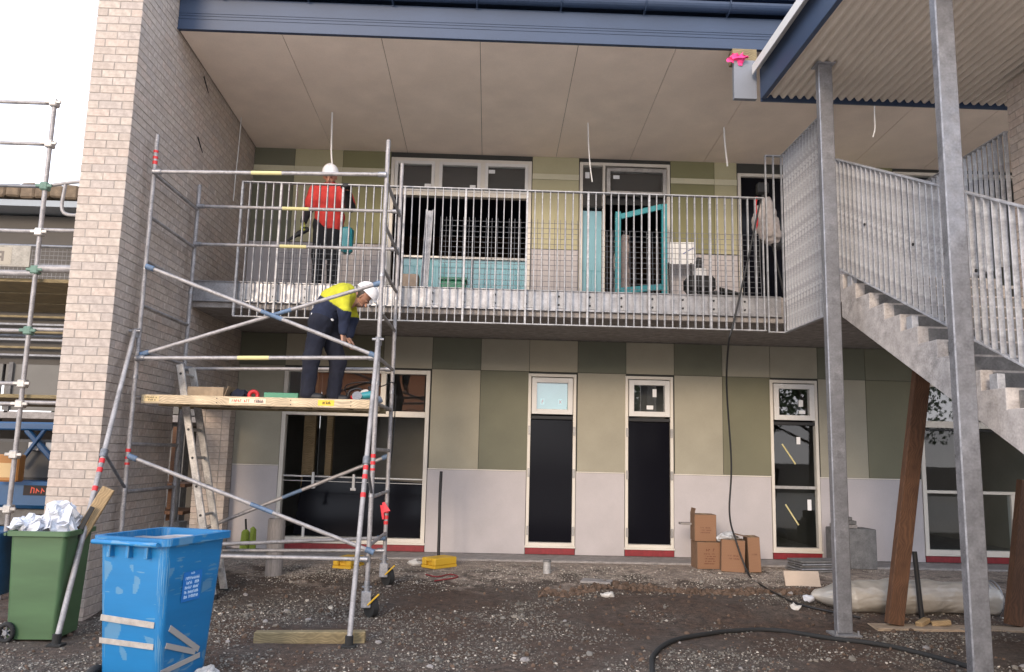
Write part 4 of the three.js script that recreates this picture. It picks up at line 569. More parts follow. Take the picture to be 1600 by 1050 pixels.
// ------------------------------------------------------------------ wheelie bins
function binBody(w0, d0, w1, d1, h, r) { // tapered open bin with rounded corners and wall thickness
  const ring = (w, d, y, rad) => { const p = []; for (let c = 0; c < 4; c++) for (let i = 0; i <= 5; i++) { const a = (c + i / 5) * Math.PI / 2, sx = [1, -1, -1, 1][c], sz = [1, 1, -1, -1][c]; p.push([sx * (w / 2 - rad) + Math.cos(a) * rad, y, sz * (d / 2 - rad) + Math.sin(a) * rad]); } return p; };
  const rows = []; rows.push(ring(w0 * 0.9, d0 * 0.9, 0.02, r)); for (let i = 0; i <= 8; i++) { const t = i / 8; rows.push(ring(w0 + (w1 - w0) * t, d0 + (d1 - d0) * t, 0.03 + (h - 0.03) * t, r)); }
  rows.push(ring(w1 + 0.04, d1 + 0.04, h, r + 0.01), ring(w1 + 0.075, d1 + 0.075, h - 0.002, r + 0.01), ring(w1 + 0.075, d1 + 0.075, h + 0.045, r + 0.01), ring(w1 - 0.005, d1 - 0.005, h + 0.045, r)); for (let i = 1; i <= 5; i++) { const t = 1 - i / 5; rows.push(ring(w0 + (w1 - w0) * t - 0.012, d0 + (d1 - d0) * t - 0.012, 0.05 + (h - 0.05) * t, r)); }
  const pos = [], idx = [], n = 24, uv = []; rows.forEach((R, j) => { R.forEach((p, i) => { pos.push(...p); uv.push(i / n * 2, p[1]); if (j) { const a = j * n + i, b = j * n + (i + 1) % n; idx.push(a - n, a, b - n, b - n, a, b); } }); });
  const c = pos.length / 3; pos.push(0, 0.02, 0); uv.push(0, 0); for (let i = 0; i < n; i++) idx.push(c, i, (i + 1) % n); const c2 = c + 1; pos.push(0, 0.05, 0); uv.push(0, 0); const o = (rows.length - 1) * n; for (let i = 0; i < n; i++) idx.push(c2, o + (i + 1) % n, o + i);
  const g = new THREE.BufferGeometry(); g.setAttribute('position', new THREE.Float32BufferAttribute(pos, 3)); g.setAttribute('uv', new THREE.Float32BufferAttribute(uv, 2)); g.setIndex(idx); const q = g.toNonIndexed(); q.computeVertexNormals(); return q;
}
function bin(t, body, x, d0 = 0.50) { // local: back with wheels at -z, width along x
  mesh('bin_body', binBody(0.46, d0, 0.54, 0.66, 1.02, 0.05), body, t);
  mesh('handle', [rod([-0.26, 1.03, -0.40], [0.26, 1.03, -0.40], 0.016), rod([-0.2, 1.03, -0.33], [-0.2, 1.03, -0.40], 0.016), rod([0.2, 1.03, -0.33], [0.2, 1.03, -0.40], 0.016)], x, t);
  for (const a of [-0.15, 0, 0.15]) mesh('rib', [bx(a - 0.012, a + 0.012, 0.93, 1.02, -0.375, -0.315, 0.004)], x, t); 
  for (const s of [-1, 1]) { const w = new THREE.Group(); w.name = 'wheel'; w.position.set(s * 0.265, 0.1, -0.255); t.add(w); const ty = new THREE.TorusGeometry(0.078, 0.024, 12, 32); ty.rotateY(Math.PI / 2); ty.scale(1.1, 1, 1); mesh('tyre', ty, M.rubber, w); const rim = [new THREE.CylinderGeometry(0.024, 0.024, 0.05, 16).rotateZ(Math.PI / 2)]; for (let k = 0; k < 6; k++) { const a = k * Math.PI / 3; rim.push(rod([0, 0, 0], [0, Math.cos(a) * 0.065, Math.sin(a) * 0.065], 0.008)); } const rg = new THREE.TorusGeometry(0.062, 0.007, 8, 28); rg.rotateY(Math.PI / 2); rim.push(rg); mesh('hub', rim, mat([.22, .22, .23], 0.6), w); }
  mesh('axle', rod([-0.27, 0.1, -0.255], [0.27, 0.1, -0.255], 0.012), M.scafDark, t);
}
const dirty = (c, s) => { const m = mat(c, 0.55); m.map = tex(256, (u, v) => { const n = tn(u, v, 4, s, 5), sp = tn(u * 1, v, 30, s + 3, 2) > 0.34 ? 0.35 : 0; const b = 0.86 + 0.25 * n; return [Math.min(1, b + sp), Math.min(1, b + sp), Math.min(1, b + sp)]; }, { repeat: 1 }); return m; };
{
  const t = thing('wheelie_bin', 'green wheelie bin full of rubbish bags beside the brick wall', 'bin', [-3.82, gy(-3.82, 4.76), 4.76], Math.PI / 2 + 0.04);
  const gm = dirty([.085, .17, .075], 3); bin(t, gm, gm, 0.58); mesh('lid', jitter(bx(-0.28, 0.28, 0.42, 1.04, -0.50, -0.47, 0.01), 0.004, 6), dirty([.02, .11, .25], 5), t, 'blue lid hanging open at the back');
  t.scale.set(0.95, 0.86, 0.70);
  const bagG = (x, y, z, sx, sy, sz, s) => { const g = new THREE.IcosahedronGeometry(1, 6); jitter(g, 0.34, 2.1, s); g.scale(sx, sy, sz); jitter(g, 0.05, 13, s); jitter(g, 0.03, 27, s + 5); g.translate(x, y, z); return g; };
  single('rubbish_bag', bagG(-3.76, 0.77, 4.78, 0.16, 0.17, 0.14, 4), M.bag, 'tall crumpled white plastic bag sticking up from the green bin', 'rubbish bag');
  single('rubbish_bag', bagG(-3.98, 0.72, 4.80, 0.17, 0.085, 0.16, 9), M.bag, 'low white plastic bag spilling over the left rim of the green bin', 'rubbish bag');
  single('timber_offcut', beam([-3.66, 0.54, 4.72], [-3.42, 1.06, 4.66], 0.05, 0.11, 0.006), M.pine, 'splintered pine offcut leaning out of the green bin', 'timber');
  single('timber_offcut', beam([-3.64, 0.54, 4.80], [-3.50, 0.90, 4.76], 0.018, 0.04, 0.004), M.black, 'thin dark batten beside the pine offcut in the green bin', 'timber');
}
{
  const t = thing('wheelie_bin', 'paint splashed blue wheelie bin with tape stripes in the left foreground', 'bin', [-2.29, gy(-2.29, 6.18) - 0.02, 6.18], Math.PI - 0.30);
  const bm = mat([.10, .26, .46], 0.42); bm.map = tex(512, (u, v) => { const b = 0.9 + 0.2 * tn(u, v, 5, 41, 5); const run = tn(u, v * 0.12, 34, 43, 2), gate = tn(u, v, 3, 47, 3); const s = run > 0.06 && gate > -0.02 || tn(u, v, 34, 49, 2) > 0.2 ? 0.5 + 0.3 * gate : 0; return [b * 0.38 + s * 1.1, b * 0.88 + s * 0.25, b].map(q => Math.min(1, q)); });
  bm.map.repeat.set(1, 1); bin(t, bm, bm); 
  // local -z faces the camera; painted tape bands and print on the tapered walls
  const strip = (pts, w, m) => { for (let i = 0; i + 1 < pts.length; i++) { const a = V(...pts[i]), b = V(...pts[i + 1]); mesh('tape_stripe', jitter(beam(a.toArray(), b.toArray(), 0.004, w, 0.001), 0.003, 25), m, t); } };
  const tp = mat([.50, .45, .40], 0.8, { map: grainT }); const zb = y => -(0.25 + 0.08 * (y - 0.03) / 0.99) - 0.004, xs = y => -(0.23 + 0.04 * (y - 0.03) / 0.99) - 0.004;
  strip([[0.23, 0.52, zb(0.52)], [-0.20, 0.50, zb(0.50)]], 0.04, tp); strip([[0.235, 0.37, zb(0.37)], [-0.20, 0.36, zb(0.36)]], 0.036, tp);
  strip([[xs(0.46), 0.47, -0.2], [xs(0.26), 0.26, 0.14]], 0.04, mat([.33, .31, .29], 0.8)); strip([[xs(0.36), 0.36, -0.22], [xs(0.27), 0.25, 0.1]], 0.036, mat([.33, .31, .29], 0.8)); strip([[xs(0.20), 0.19, -0.24], [xs(0.23), 0.22, 0.16]], 0.036, mat([.33, .31, .29], 0.8));
  const prn = canvasMat(128, 128, (g) => { g.fillStyle = '#1c6bb4'; g.fillRect(0, 0, 128, 128); g.strokeStyle = '#cfe0f2'; for (let i = 0; i < 5; i++) scribble(g, 10, 22 + i * 20, 108, 13, 8); scribble(g, 44, 4, 40, 9, 7); }); prn.roughness = 0.5;
  { const g = new THREE.PlaneGeometry(0.2, 0.2); g.rotateY(-Math.PI / 2); g.rotateZ(0.04); g.translate(xs(0.72) - 0.002, 0.72, -0.02); mesh('print', g, prn, t); }
  mesh('dried_plaster', jitter(new THREE.CylinderGeometry(0.24, 0.24, 0.10, 24, 4, true).scale(1.05, 1, 1.26).translate(0, 0.97, 0), 0.02, 9), mat([.62, .64, .68], 0.8, { side: THREE.DoubleSide, map: spotT }), t);
  single('pvc_tube', rod([-2.74, 0.49, 5.98], [-2.34, 0.66, 5.8], 0.028), mat([.70, .64, .52], 0.5), 'short cream plastic tube poking out left of the blue bin', 'tube');
  single('plastic_sheet', jitter(jitter(new THREE.IcosahedronGeometry(0.09, 5).scale(1, 0.9, 0.8), 0.06, 9).translate(-1.93, gy(-1.93, 6.15) + 0.05, 6.15), 0.03, 24), mat([.5, .5, .5], 0.4, { map: clothT }), 'crumpled clear plastic heap at the right foot of the blue bin', 'plastic');
}

// ------------------------------------------------------------------ things on the ground
const on = (x, z) => gy(x, z);
single('timber_sleeper', jitter(place(bx(-0.47, 0.47, 0, 0.10, -0.05, 0.05, 0.008), [-1.50, on(-1.5, 4.82) - 0.005, 4.84], 0, 0.09), 0.006, 7), M.oldTimber, 'short weathered timber sleeper lying on the gravel by the scaffold outrigger', 'timber');
{ const blk = (x, z, turn, label) => { const t = thing('yellow_block', label, 'block', [x, on(x, z) - 0.01, z], turn, 'yellow plastic fence feet'); mesh('base', [bx(-0.13, 0.13, 0, 0.035, -0.20, 0.20), bx(-0.13, -0.05, 0.035, 0.13, -0.20, 0.20, 0.012), bx(0.05, 0.13, 0.035, 0.13, -0.20, 0.20, 0.012), bx(-0.05, 0.05, 0.09, 0.13, -0.20, 0.20, 0.004), bx(-0.05, 0.05, 0.035, 0.09, -0.20, 0.16, 0.004)], M.yellow, t); };
  blk(-1.80, 1.24, -0.3, 'yellow plastic fence foot behind the scaffold ledgers'); blk(-0.62, 1.18, -0.75, 'yellow plastic fence foot with a black stake behind it'); }
single('stake', path([[-0.655, -0.05, 0.82], [-0.66, 0.5, 0.80], [-0.665, 0.85, 0.79], [-0.66, 1.19, 0.79]], 0.021, 20), M.black, 'black upright stake against the white base panel left of the first slim door', 'stake');
{ const t = thing('concrete_pipe', 'short grey concrete pipe standing upright behind the scaffold ledgers', 'pipe', [-2.60, on(-2.6, 1.9) - 0.05, 1.9]); const pr = [[0.07, 0], [0.105, 0], [0.105, 0.72], [0.10, 0.73], [0.078, 0.73], [0.07, 0.72], [0.07, 0.01]].map(p => new THREE.Vector2(...p)); mesh('pipe_wall', jitter(new THREE.LatheGeometry(pr, 28), 0.003, 12), M.concrete, t); }
{ const t = thing('pipe_stub', 'small white capped pipe stub standing in the gravel below the first slim door', 'pipe', [0.78, on(0.78, 1.5) - 0.02, 1.5]); mesh('pipe_wall', rod([0, 0, 0], [0.004, 0.17, 0], 0.05, 0.048, 20), mat([.62, .60, .56], 0.6, { map: spotT }), t); mesh('cap', rod([0.004, 0.165, 0], [0.004, 0.19, 0], 0.055, 0.05, 20), M.concreteDark, t); }
{ // cardboard cartons
  const print = (lines, head) => canvasMat(256, 256, (g) => { g.fillStyle = '#86634a'; g.fillRect(0, 0, 256, 256); for (let i = 0; i < 500; i++) { g.fillStyle = i & 1 ? 'rgba(120,88,56,.12)' : 'rgba(190,150,110,.12)'; g.fillRect((i * 97) % 256, (i * 61) % 256, 14, 2); } g.strokeStyle = '#5a2f22'; if (head) scribble(g, 70, 60, 150, 26, 26); for (let i = 0; i < lines; i++) scribble(g, 60 + (i % 2) * 12, (head ? 105 : 120) + i * 24, 140, 12, 10); }, 0.85);
  const carton = (label, x, y, z, w, h, d, turn, pm, open) => { const t = thing('cardboard_carton', label, 'carton', [x, y, z], turn); mesh('box', bx(-w / 2, w / 2, 0, h, -d / 2, d / 2 - 0.001, 0.004), M.card, t); if (pm) mesh('print', new THREE.PlaneGeometry(w * 0.96, h * 0.96).translate(0, h / 2, d / 2 + 0.001), pm, t); mesh('tape_seam', bx(-0.025, 0.025, h, h + 0.0015, -d / 2, d / 2, 0.0005), M.pine, t); if (open) for (const [a, b] of open) mesh('flap', beam(a, b, d * 0.95, 0.005, 0.001), M.card, t); return t; };
  const y0 = on(3.0, 0.85); carton('printed cardboard carton at the bottom of the stack of two by the white wall', 3.03, y0, 0.80, 0.33, 0.36, 0.3, 0.04, print(5, true)); carton('cardboard carton with raised flap on top of the stack of two', 3.0, y0 + 0.365, 0.79, 0.30, 0.36, 0.27, -0.03, print(3, false), [[[-0.15, 0.36, 0], [-0.13, 0.44, 0]]]);
  const b = carton('leaning cardboard carton with clear plastic bulging from its top', 3.32, on(3.3, 1.05), 1.02, 0.31, 0.42, 0.30, -0.18, print(2, false)); b.rotation.z = -0.03; const c = carton('narrow cardboard carton at right end of the group by the white wall', 3.60, on(3.6, 1.05), 1.06, 0.16, 0.46, 0.28, -0.1, print(1, false), [[[-0.08, 0.46, 0], [-0.24, 0.50, 0]]]); c.rotation.z = 0.04;
  single('plastic_wrap', jitter(jitter(new THREE.SphereGeometry(0.12, 40, 24), 0.07, 8).scale(1.1, 0.6, 1).translate(3.30, on(3.3, 1.0) + 0.44, 1.0), 0.02, 40), mat([.68, .69, .70], 0.25, { map: clothT }), 'crumpled clear plastic wrap bulging out of the leaning carton', 'plastic');
  single('grey_offcut', bx(2.70, 2.93, 0.53, 0.56, 0.60, 0.74), M.concrete, 'thin grey board sticking out left of the top carton', 'offcut'); single('grey_board', beam([3.26, -0.02, 0.5], [3.24, 0.62, 0.06], 0.18, 0.02), M.concreteDark, 'grey board leaning on the white wall behind the cartons', 'board');
}
{ const t = thing('metal_sheet_stack', 'stack of galvanised metal channels lying below the glazed slim door', 'metal stack', [4.52, on(4.5, 0.95), 0.92], 0.12); for (let i = 0; i < 5; i++) mesh('channel', jitter(place(bx(-0.33, 0.33, 0, 0.024, -0.19, 0.19, 0.004), [rr(-.03, .03), i * 0.032 + 0.003, rr(-.02, .02)], 0, rr(-.12, .12)), 0.004, 9), i & 1 ? M.galv : M.concreteDark, t); }
single('beige_board', place(bx(-0.22, 0.22, 0, 0.19, -0.012, 0.012), [3.92, on(3.9, 2.0) - 0.01, 1.98], -0.35, 0.02), mat([.55, .44, .35], 0.8, { map: blotchT }), 'small beige board propped on the gravel left of the first post', 'board');
{ const t = thing('utility_box', 'grey concrete utility box against the white wall right of the first post', 'utility box', [5.20, on(5.2, 0.5), 0.5]); mesh('box', jitter(bx(-0.28, 0.28, 0, 0.55, -0.2, 0.2, 0.01), 0.004, 6), mat([.24, .235, .225], 0.9, { map: spotT }), t); const p = thing('paver_stack', 'low stack of grey pavers on top of the utility box', 'pavers', [5.10, on(5.2, 0.5) + 0.552, 0.5]); for (const [y, w, o] of [[0, 0.30, 0], [0.055, 0.26, 0.01], [0.108, 0.2, -0.02]]) mesh('paver', bx(-w / 2 + o, w / 2 + o, y, y + 0.05, -0.12, 0.12, 0.005), y ? M.concreteDark : M.concrete, p); }
{ // long plastic wrapped roll
  const t = thing('wrapped_roll', 'long translucent plastic wrapped roll lying behind the posts', 'roll'); const pr = []; for (let i = 0; i <= 120; i++) { const s = i / 120, x = s * 2.1; let r = 0.205 * Math.pow(Math.min(1, x / 0.42), 0.6) * Math.pow(Math.min(1, (2.1 - x) / 0.1), 0.4); r *= 1 + 0.05 * Math.sin(x * 7); pr.push(new THREE.Vector2(Math.max(r, 0.012), x)); }
  const g = new THREE.LatheGeometry(pr, 72); g.rotateZ(-Math.PI / 2); g.scale(1, 0.86, 1.1); jitter(g, 0.03, 5); { const p = g.attributes.position; for (let i = 0; i < p.count; i++) { const a = Math.atan2(p.getZ(i), p.getY(i)), x = p.getX(i), w = 1 - 0.07 * Math.abs(noise.noise(x * 2.2, Math.cos(a) * 5, Math.sin(a) * 5 + 3)) - 0.05 * Math.abs(noise.noise(x * 9 + a * 2, a * 3, 7)); p.setY(i, p.getY(i) * w); p.setZ(i, p.getZ(i) * w); } g.computeVertexNormals(); } g.rotateY(0.02); const yb = on(4.5, 3.2) + 0.165; g.translate(3.55, yb, 3.15); mesh('film', g, M.plasticFilm, t); const c = new THREE.CylinderGeometry(0.11, 0.11, 1.7, 24).rotateZ(Math.PI / 2).translate(4.75, yb - 0.02, 3.15); mesh('core', c, mat([.34, .28, .20], 0.8, { map: clothT }), t); mesh('tied_end', jitter(new THREE.SphereGeometry(0.055, 16, 12).scale(1.2, 0.7, 0.8).translate(3.52, yb - 0.03, 3.16), 0.02, 22), M.bag, t); for (const x of [5.48, 5.53, 5.58]) mesh('wire_tie', new THREE.TorusGeometry(0.19, 0.007, 6, 32).rotateY(Math.PI / 2).translate(x, yb, 3.12), M.galv, t); }
{ // timber props under the stair
  single('timber_prop', beam([4.15, on(4.15, 3.76) + 0.03, 3.76], [4.62, 2.86, 3.80], 0.09, 0.165, 0.006, V(0, 0, 1).cross(V(0.45, 2.8, 0)).normalize()), M.timber, 'reddish timber prop leaning up under the stair flight', 'timber prop');
  single('timber_prop', beam([5.42, on(5.42, 3.7) + 0.03, 3.7], [5.66, 1.3, 3.7], 0.09, 0.16, 0.006, V(0, 0, 1).cross(V(0.24, 1.4, 0)).normalize()), M.timber, 'lower end of a second timber prop at the right edge', 'timber prop');
  single('packing_block', place(bx(-0.2, 0.2, -0.05, 0.05, -0.06, 0.06, 0.005), [4.72, 2.86, 3.05], 0.3, 0.9), M.pine, 'pale timber packing block wedged under the landing', 'timber block');
  single('sole_plank', jitter(bx(3.92, 6.2, on(4, 3.9) - 0.02, on(4, 3.9) + 0.028, 3.66, 3.90, 0.005), 0.004, 5), mat([.44, .36, .29], 0.85, { map: woodT }), 'pale sole plank on the ground under the timber props', 'plank');
  single('stake', rod([4.61, on(4.6, 3.4), 3.44], [4.575, 0.52, 3.42], 0.026, 0.026), M.black, 'black stake in front of the wrapped roll beside the leaning prop', 'stake');
  for (const [x, z, a, l] of [[4.47, 3.72, 0.6, 'pine wedge beside the foot of the leaning timber prop'], [4.65, 3.74, -0.3, 'pine wedge lying right of the black stake on the sole plank']]) single('timber_wedge', place(bx(-0.09, 0.09, 0, 0.05, -0.035, 0.035, 0.006), [x, on(4, 3.9) + 0.032, z], 0, a, 0.18), M.pine, l, 'wedge'); }
{ const P = (x, z, d = 0.022) => [x, gy(x, z) + d, z];
  single('hose', path([P(1.1, 7.2), P(1.22, 6.2), P(1.31, 5.6), P(1.41, 5.2), P(1.67, 4.69), P(2.06, 4.33), P(2.45, 4.08), P(2.85, 4.02), P(3.2, 4.42), P(3.6, 4.75), P(3.95, 5.3), P(4.1, 6.2)], 0.021, 140, 10), M.rubber, 'thick black hose curving over the ground in the right foreground', 'hose');
  single('power_lead', path([[3.46, 4.83, 2.10], [3.40, 4.70, 2.21], [3.22, 3.9, 2.21], [3.02, 3.1, 2.22], [2.99, 2.9, 2.15], [3.12, 2.4, 1.6], [3.24, 1.4, 1.35], [3.22, 0.75, 1.3], [3.30, 0.4, 1.28], P(3.42, 1.45), P(3.38, 2.1), P(3.36, 2.7), P(3.42, 3.2), P(3.9, 3.55)], 0.012, 160, 8), M.black, 'black power lead dropping from the balcony rail to the ground past the cartons', 'cable');
  single('concrete_chip', jitter(place(bx(-0.19, 0.19, 0, 0.03, -0.12, 0.12, 0.006), [1.36, on(1.36, 2.0) - 0.004, 2.0], 0, -0.3), 0.01, 8), M.concrete, 'flat grey concrete slab fragment lying in the gravel', 'slab piece');
  for (const [x, z, s, l] of [[1.38, 2.75, 0.06, 'pale crumpled paper scrap on the dirt mound edge'], [-0.95, 1.05, 0.07, 'white plastic scrap beside the stake and yellow fence foot'], [3.34, 3.25, 0.05, 'pale broken brick piece beside the power lead']]) single('scrap', jitter(jitter(new THREE.SphereGeometry(s, 20, 14).scale(1.3, 0.5, 1), 0.04, 14, x), 0.015, 30).translate(x, on(x, z) + s * 0.35, z), mat([.55, .52, .48], 0.8), l, 'scrap');
  single('rag_strip', path([P(-0.75, 1.75, .012), P(-0.6, 1.9, .02), P(-0.45, 1.72, .012), P(-0.35, 1.9, .01), P(-0.62, 2.1, .012)], 0.008, 40, 6), M.red, 'thin red tape strip lying on the gravel behind the castors', 'tape');
  for (let i = 0; i < 24; i++) { const x = rr(-3, 4.6), z = rr(2.4, 7), s = rr(0.014, 0.034); single('stone', jitter(new THREE.IcosahedronGeometry(s, 1).scale(1.2, 0.7, 1), s * 0.5, 22, i).translate(x, on(x, z) + s * 0.2, z), M.concrete, 'small pale stone lying loose on the bare ground', 'stone', 'loose stones on the ground'); }
  const hv = thing('green_bag', 'lime green tool pouch standing by the white panel next to the brick jamb', 'bag', [-3.42, 0.0, 0.35]); mesh('pouch', jitter(bx(-0.07, 0.05, -0.01, 0.3, -0.05, 0.05, 0.03), 0.02, 9), mat([.30, .38, .05], 0.8, { map: clothT }), hv); mesh('pouch', jitter(bx(0.06, 0.14, -0.01, 0.34, -0.05, 0.05, 0.03), 0.02, 9), mat([.30, .38, .05], 0.8, { map: clothT }), hv); mesh('handle', rod([0.0, 0.28, 0], [-0.02, 0.45, 0], 0.014), M.black, hv);
  single('black_board', place(bx(-0.95, 0.95, 0, 0.92, -0.01, 0.01), [-1.98, 0.13, -0.35], -0.28, 0, -0.05), M.blackDoor, 'black sheet leaning inside the open ground floor window', 'board');
  const post = thing('downpipe', 'slim grey downpipe beside the opening in the brick wall', 'pipe', [-4.0, 0, 1.55]); mesh('pipe', rod([0, -0.2, 0], [0, 1.9, 0], 0.045), M.concreteDark, post); mesh('shoe', bx(-0.12, 0.12, -0.2, 0.5, -0.15, 0.1), M.concreteDark, post);
}
// ------------------------------------------------------------------ things on the balcony
{
  const FY = 3.536;
  const wiremesh = (label, x0, x1, y0, y1, z, lean) => { const t = thing('wire_mesh_panel', label, 'wire mesh', [0, FY, z]); const h = [], v = []; for (let y = 0; y <= y1 - y0 + 0.001; y += 0.072) h.push(rod([x0, y, -lean * y], [x1, y, -lean * y], 0.0035, 0.0035, 5)); for (let x = x0; x <= x1 + 0.001; x += 0.075) v.push(rod([x, 0, 0.006], [x, y1 - y0, 0.006 - lean * (y1 - y0)], 0.0035, 0.0035, 5)); for (const [n, a] of [['horizontal_wires', h], ['vertical_wires', v]]) mesh(n, a, M.scafDark, t).userData.kind = 'stuff'; };
  wiremesh('steel mesh sheet behind the balustrade in front of the big balcony window', -0.72, 1.10, FY, 4.52, 1.95, 0.06); wiremesh('steel mesh sheet behind the balustrade right of the balcony door', 1.40, 3.50, FY, 4.40, 1.93, 0.06); wiremesh('low steel mesh sheet at the feet of the person in red vest', -2.8, -1.42, FY, 4.10, 1.92, 0.05);
  { const t = thing('steel_channel', 'upright grey steel channel leaning behind the balustrade before the dark window', 'channel', [-0.93, FY, 1.5]); mesh('web', beam([0, 0, 0.1], [0.03, 1.18, 0], 0.012, 0.10, 0.002, V(1, 0, 0)), M.galvPost, t); mesh('flange', [beam([-0.045, 0, 0.13], [-0.015, 1.18, 0.03], 0.05, 0.012, 0.002, V(1, 0, 0)), beam([0.045, 0, 0.13], [0.075, 1.18, 0.03], 0.05, 0.012, 0.002, V(1, 0, 0))], M.galv, t); }
  single('green_crate', [bx(-0.72, -0.38, FY, FY + 0.22, 1.2, 1.5, 0.02), bx(-0.74, -0.36, FY + 0.22, FY + 0.26, 1.18, 1.52, 0.008)], M.green, 'dark green crate on the balcony floor in front of the low window panes', 'crate');
  single('carton_small', bx(-1.25, -1.02, FY, FY + 0.28, 1.3, 1.55, 0.004), mat([.42, .33, .26], 0.85, { map: grainT }), 'small beige carton on the balcony floor left of the green crate', 'carton');
  { const t = thing('easel_frame', 'tall teal painted timber frame standing in the balcony doorway', 'frame', [0, FY, 0.62]); const z = 0; mesh('upright', bx(1.78, 1.86, 0, 1.52, -0.03, 0.03), M.teal, t); mesh('upright', bx(2.47, 2.55, 0, 1.66, -0.03, 0.03), M.teal, t); mesh('cross_bar', beam([1.86, 1.45, 0], [2.47, 1.62, 0], 0.05, 0.08), M.teal, t); mesh('cross_bar', beam([1.86, 0.32, 0], [2.47, 0.40, 0], 0.05, 0.09), M.teal, t); }
  single('wrapped_bundle', jitter(blob([[[1.93, FY + 0.1, .35], [1.92, FY + 0.9, .35], .12, .11], [[1.92, FY + 0.9, .35], [1.98, FY + 1.2, .35], .1, .06]], 0.02, 0.05, 0.02), 0.02, 9), mat([.36, .29, .27], 0.7, { map: clothT }), 'grey draped bundle standing inside the teal frame', 'bundle');
  { const t = thing('plan_board', 'white paper sheet on a low stand against the balcony wall', 'paper'); mesh('sheet', beam([2.54, 4.50, 0.42], [3.04, 4.52, 0.40], 0.004, 0.34, 0.001), M.white, t); for (const x of [2.62, 2.96]) mesh('leg', rod([x, FY, 0.5], [x, 4.36, 0.41], 0.012), M.black, t); mesh('drawn_line', beam([2.84, 4.50, 0.415], [3.0, 4.60, 0.412], 0.004, 0.012, 0.001), mat([.1, .12, .3], 0.8), t); }
  { const t = thing('generator', 'black machine with handle on the balcony floor below the paper sheet', 'machine', [2.97, FY, 0.8]); mesh('body', jitter(bx(-0.2, 0.22, 0.3, 0.52, -0.15, 0.15, 0.04), 0.01, 8), M.black, t); for (const x of [-0.16, 0.0]) mesh('leg', bx(x, x + 0.07, 0, 0.3, -0.1, 0.1), M.black, t); mesh('panel', bx(-0.06, 0.10, 0.50, 0.64, -0.1, 0.1, 0.02), M.white, t); mesh('handle', rod([0.0, 0.64, 0], [0.03, 0.80, 0], 0.05, 0.06), M.black, t); }
  { const t = thing('coat_stand', 'tripod hung with pale jackets and bags at the balcony corner', 'tripod', [3.66, FY, 1.62]); for (const a of [0.3, 2.4, 4.5]) mesh('leg', rod([Math.cos(a) * 0.26, 0, Math.sin(a) * 0.26], [0, 1.35, 0], 0.014), M.black, t); mesh('head', [rod([0, 1.3, 0], [0, 1.66, 0], 0.02), bx(-0.09, 0.07, 1.52, 1.68, -0.05, 0.06, 0.02)], M.black, t); mesh('jacket', jitter(blob([[[0.03, 1.38, 0.02], [0.06, 0.95, 0.05], .09, .15], [[0.1, 1.3, 0], [0.17, 0.85, 0.02], .06, .06], [[-0.08, 1.3, 0.02], [-0.12, 1.02, 0.05], .05, .06]], 0.018, 0.05, 0.02), 0.02, 14), mat([.50, .45, .43], 0.9, { map: clothT }), t); mesh('bag', jitter(new THREE.SphereGeometry(0.08, 16, 12).scale(1, 1.3, 0.8).translate(0.16, 0.82, 0.04), 0.02, 14), M.black, t); mesh('red_scarf', path([[-0.12, 1.45, 0.08], [-0.15, 1.3, 0.12], [-0.13, 1.1, 0.12], [-0.16, 0.95, 0.1]], 0.016, 20, 6), M.redPlastic, t); }
  single('cable_heap', [path([[2.7, FY + .02, 1.7], [2.9, FY + .06, 1.75], [3.05, FY + .03, 1.65], [2.85, FY + .08, 1.6], [3.2, FY + .05, 1.72], [3.35, FY + .09, 1.66], [3.1, FY + .1, 1.75]], 0.03, 60), path([[2.75, FY + .1, 1.7], [3.0, FY + .13, 1.62], [3.25, FY + .1, 1.7], [3.0, FY + .15, 1.76]], 0.025, 50)], M.rubber, 'heap of black cable on the balcony floor under the machine', 'cable');
  // loose wires hanging from the soffit
  const wire = (x, z, dx, len, r, label) => { const y = 6.115 + z * 0.058; single('ceiling_wire', path([[x, y + 0.01, z], [x + dx * 0.15, y - len * 0.35, z], [x + dx * 0.5, y - len * 0.75, z + 0.02], [x + dx, y - len, z]], r, 24, 6), M.white, label, 'wire', 'white wires hanging from the soffit'); };
  wire(-2.36, 1.25, 0.05, 0.82, 0.013, 'white wire hanging from the soffit above the person in red vest'); wire(1.29, 1.2, 0.07, 0.88, 0.009, 'white wire hanging from the soffit in front of the balcony door'); wire(3.26, 1.2, 0.04, 0.58, 0.013, 'curved white wire hanging from the soffit above the balcony corner'); wire(5.05, 2.05, -0.04, 0.48, 0.009, 'white wire hanging from the soffit under the canopy edge'); wire(-3.72, 1.0, -0.02, 1.25, 0.006, 'thin white wire hanging along the brick wing wall');
  single('pink_ribbon', jitter(jitter(new THREE.PlaneGeometry(0.15, 0.13, 8, 8).translate(2.79, 6.13, 3.32), 0.1, 14), 0.03, 40), mat([.80, .05, .22], 0.7, { side: THREE.DoubleSide }), 'crumpled bright pink ribbon at the end of the blue fascia', 'ribbon');
}

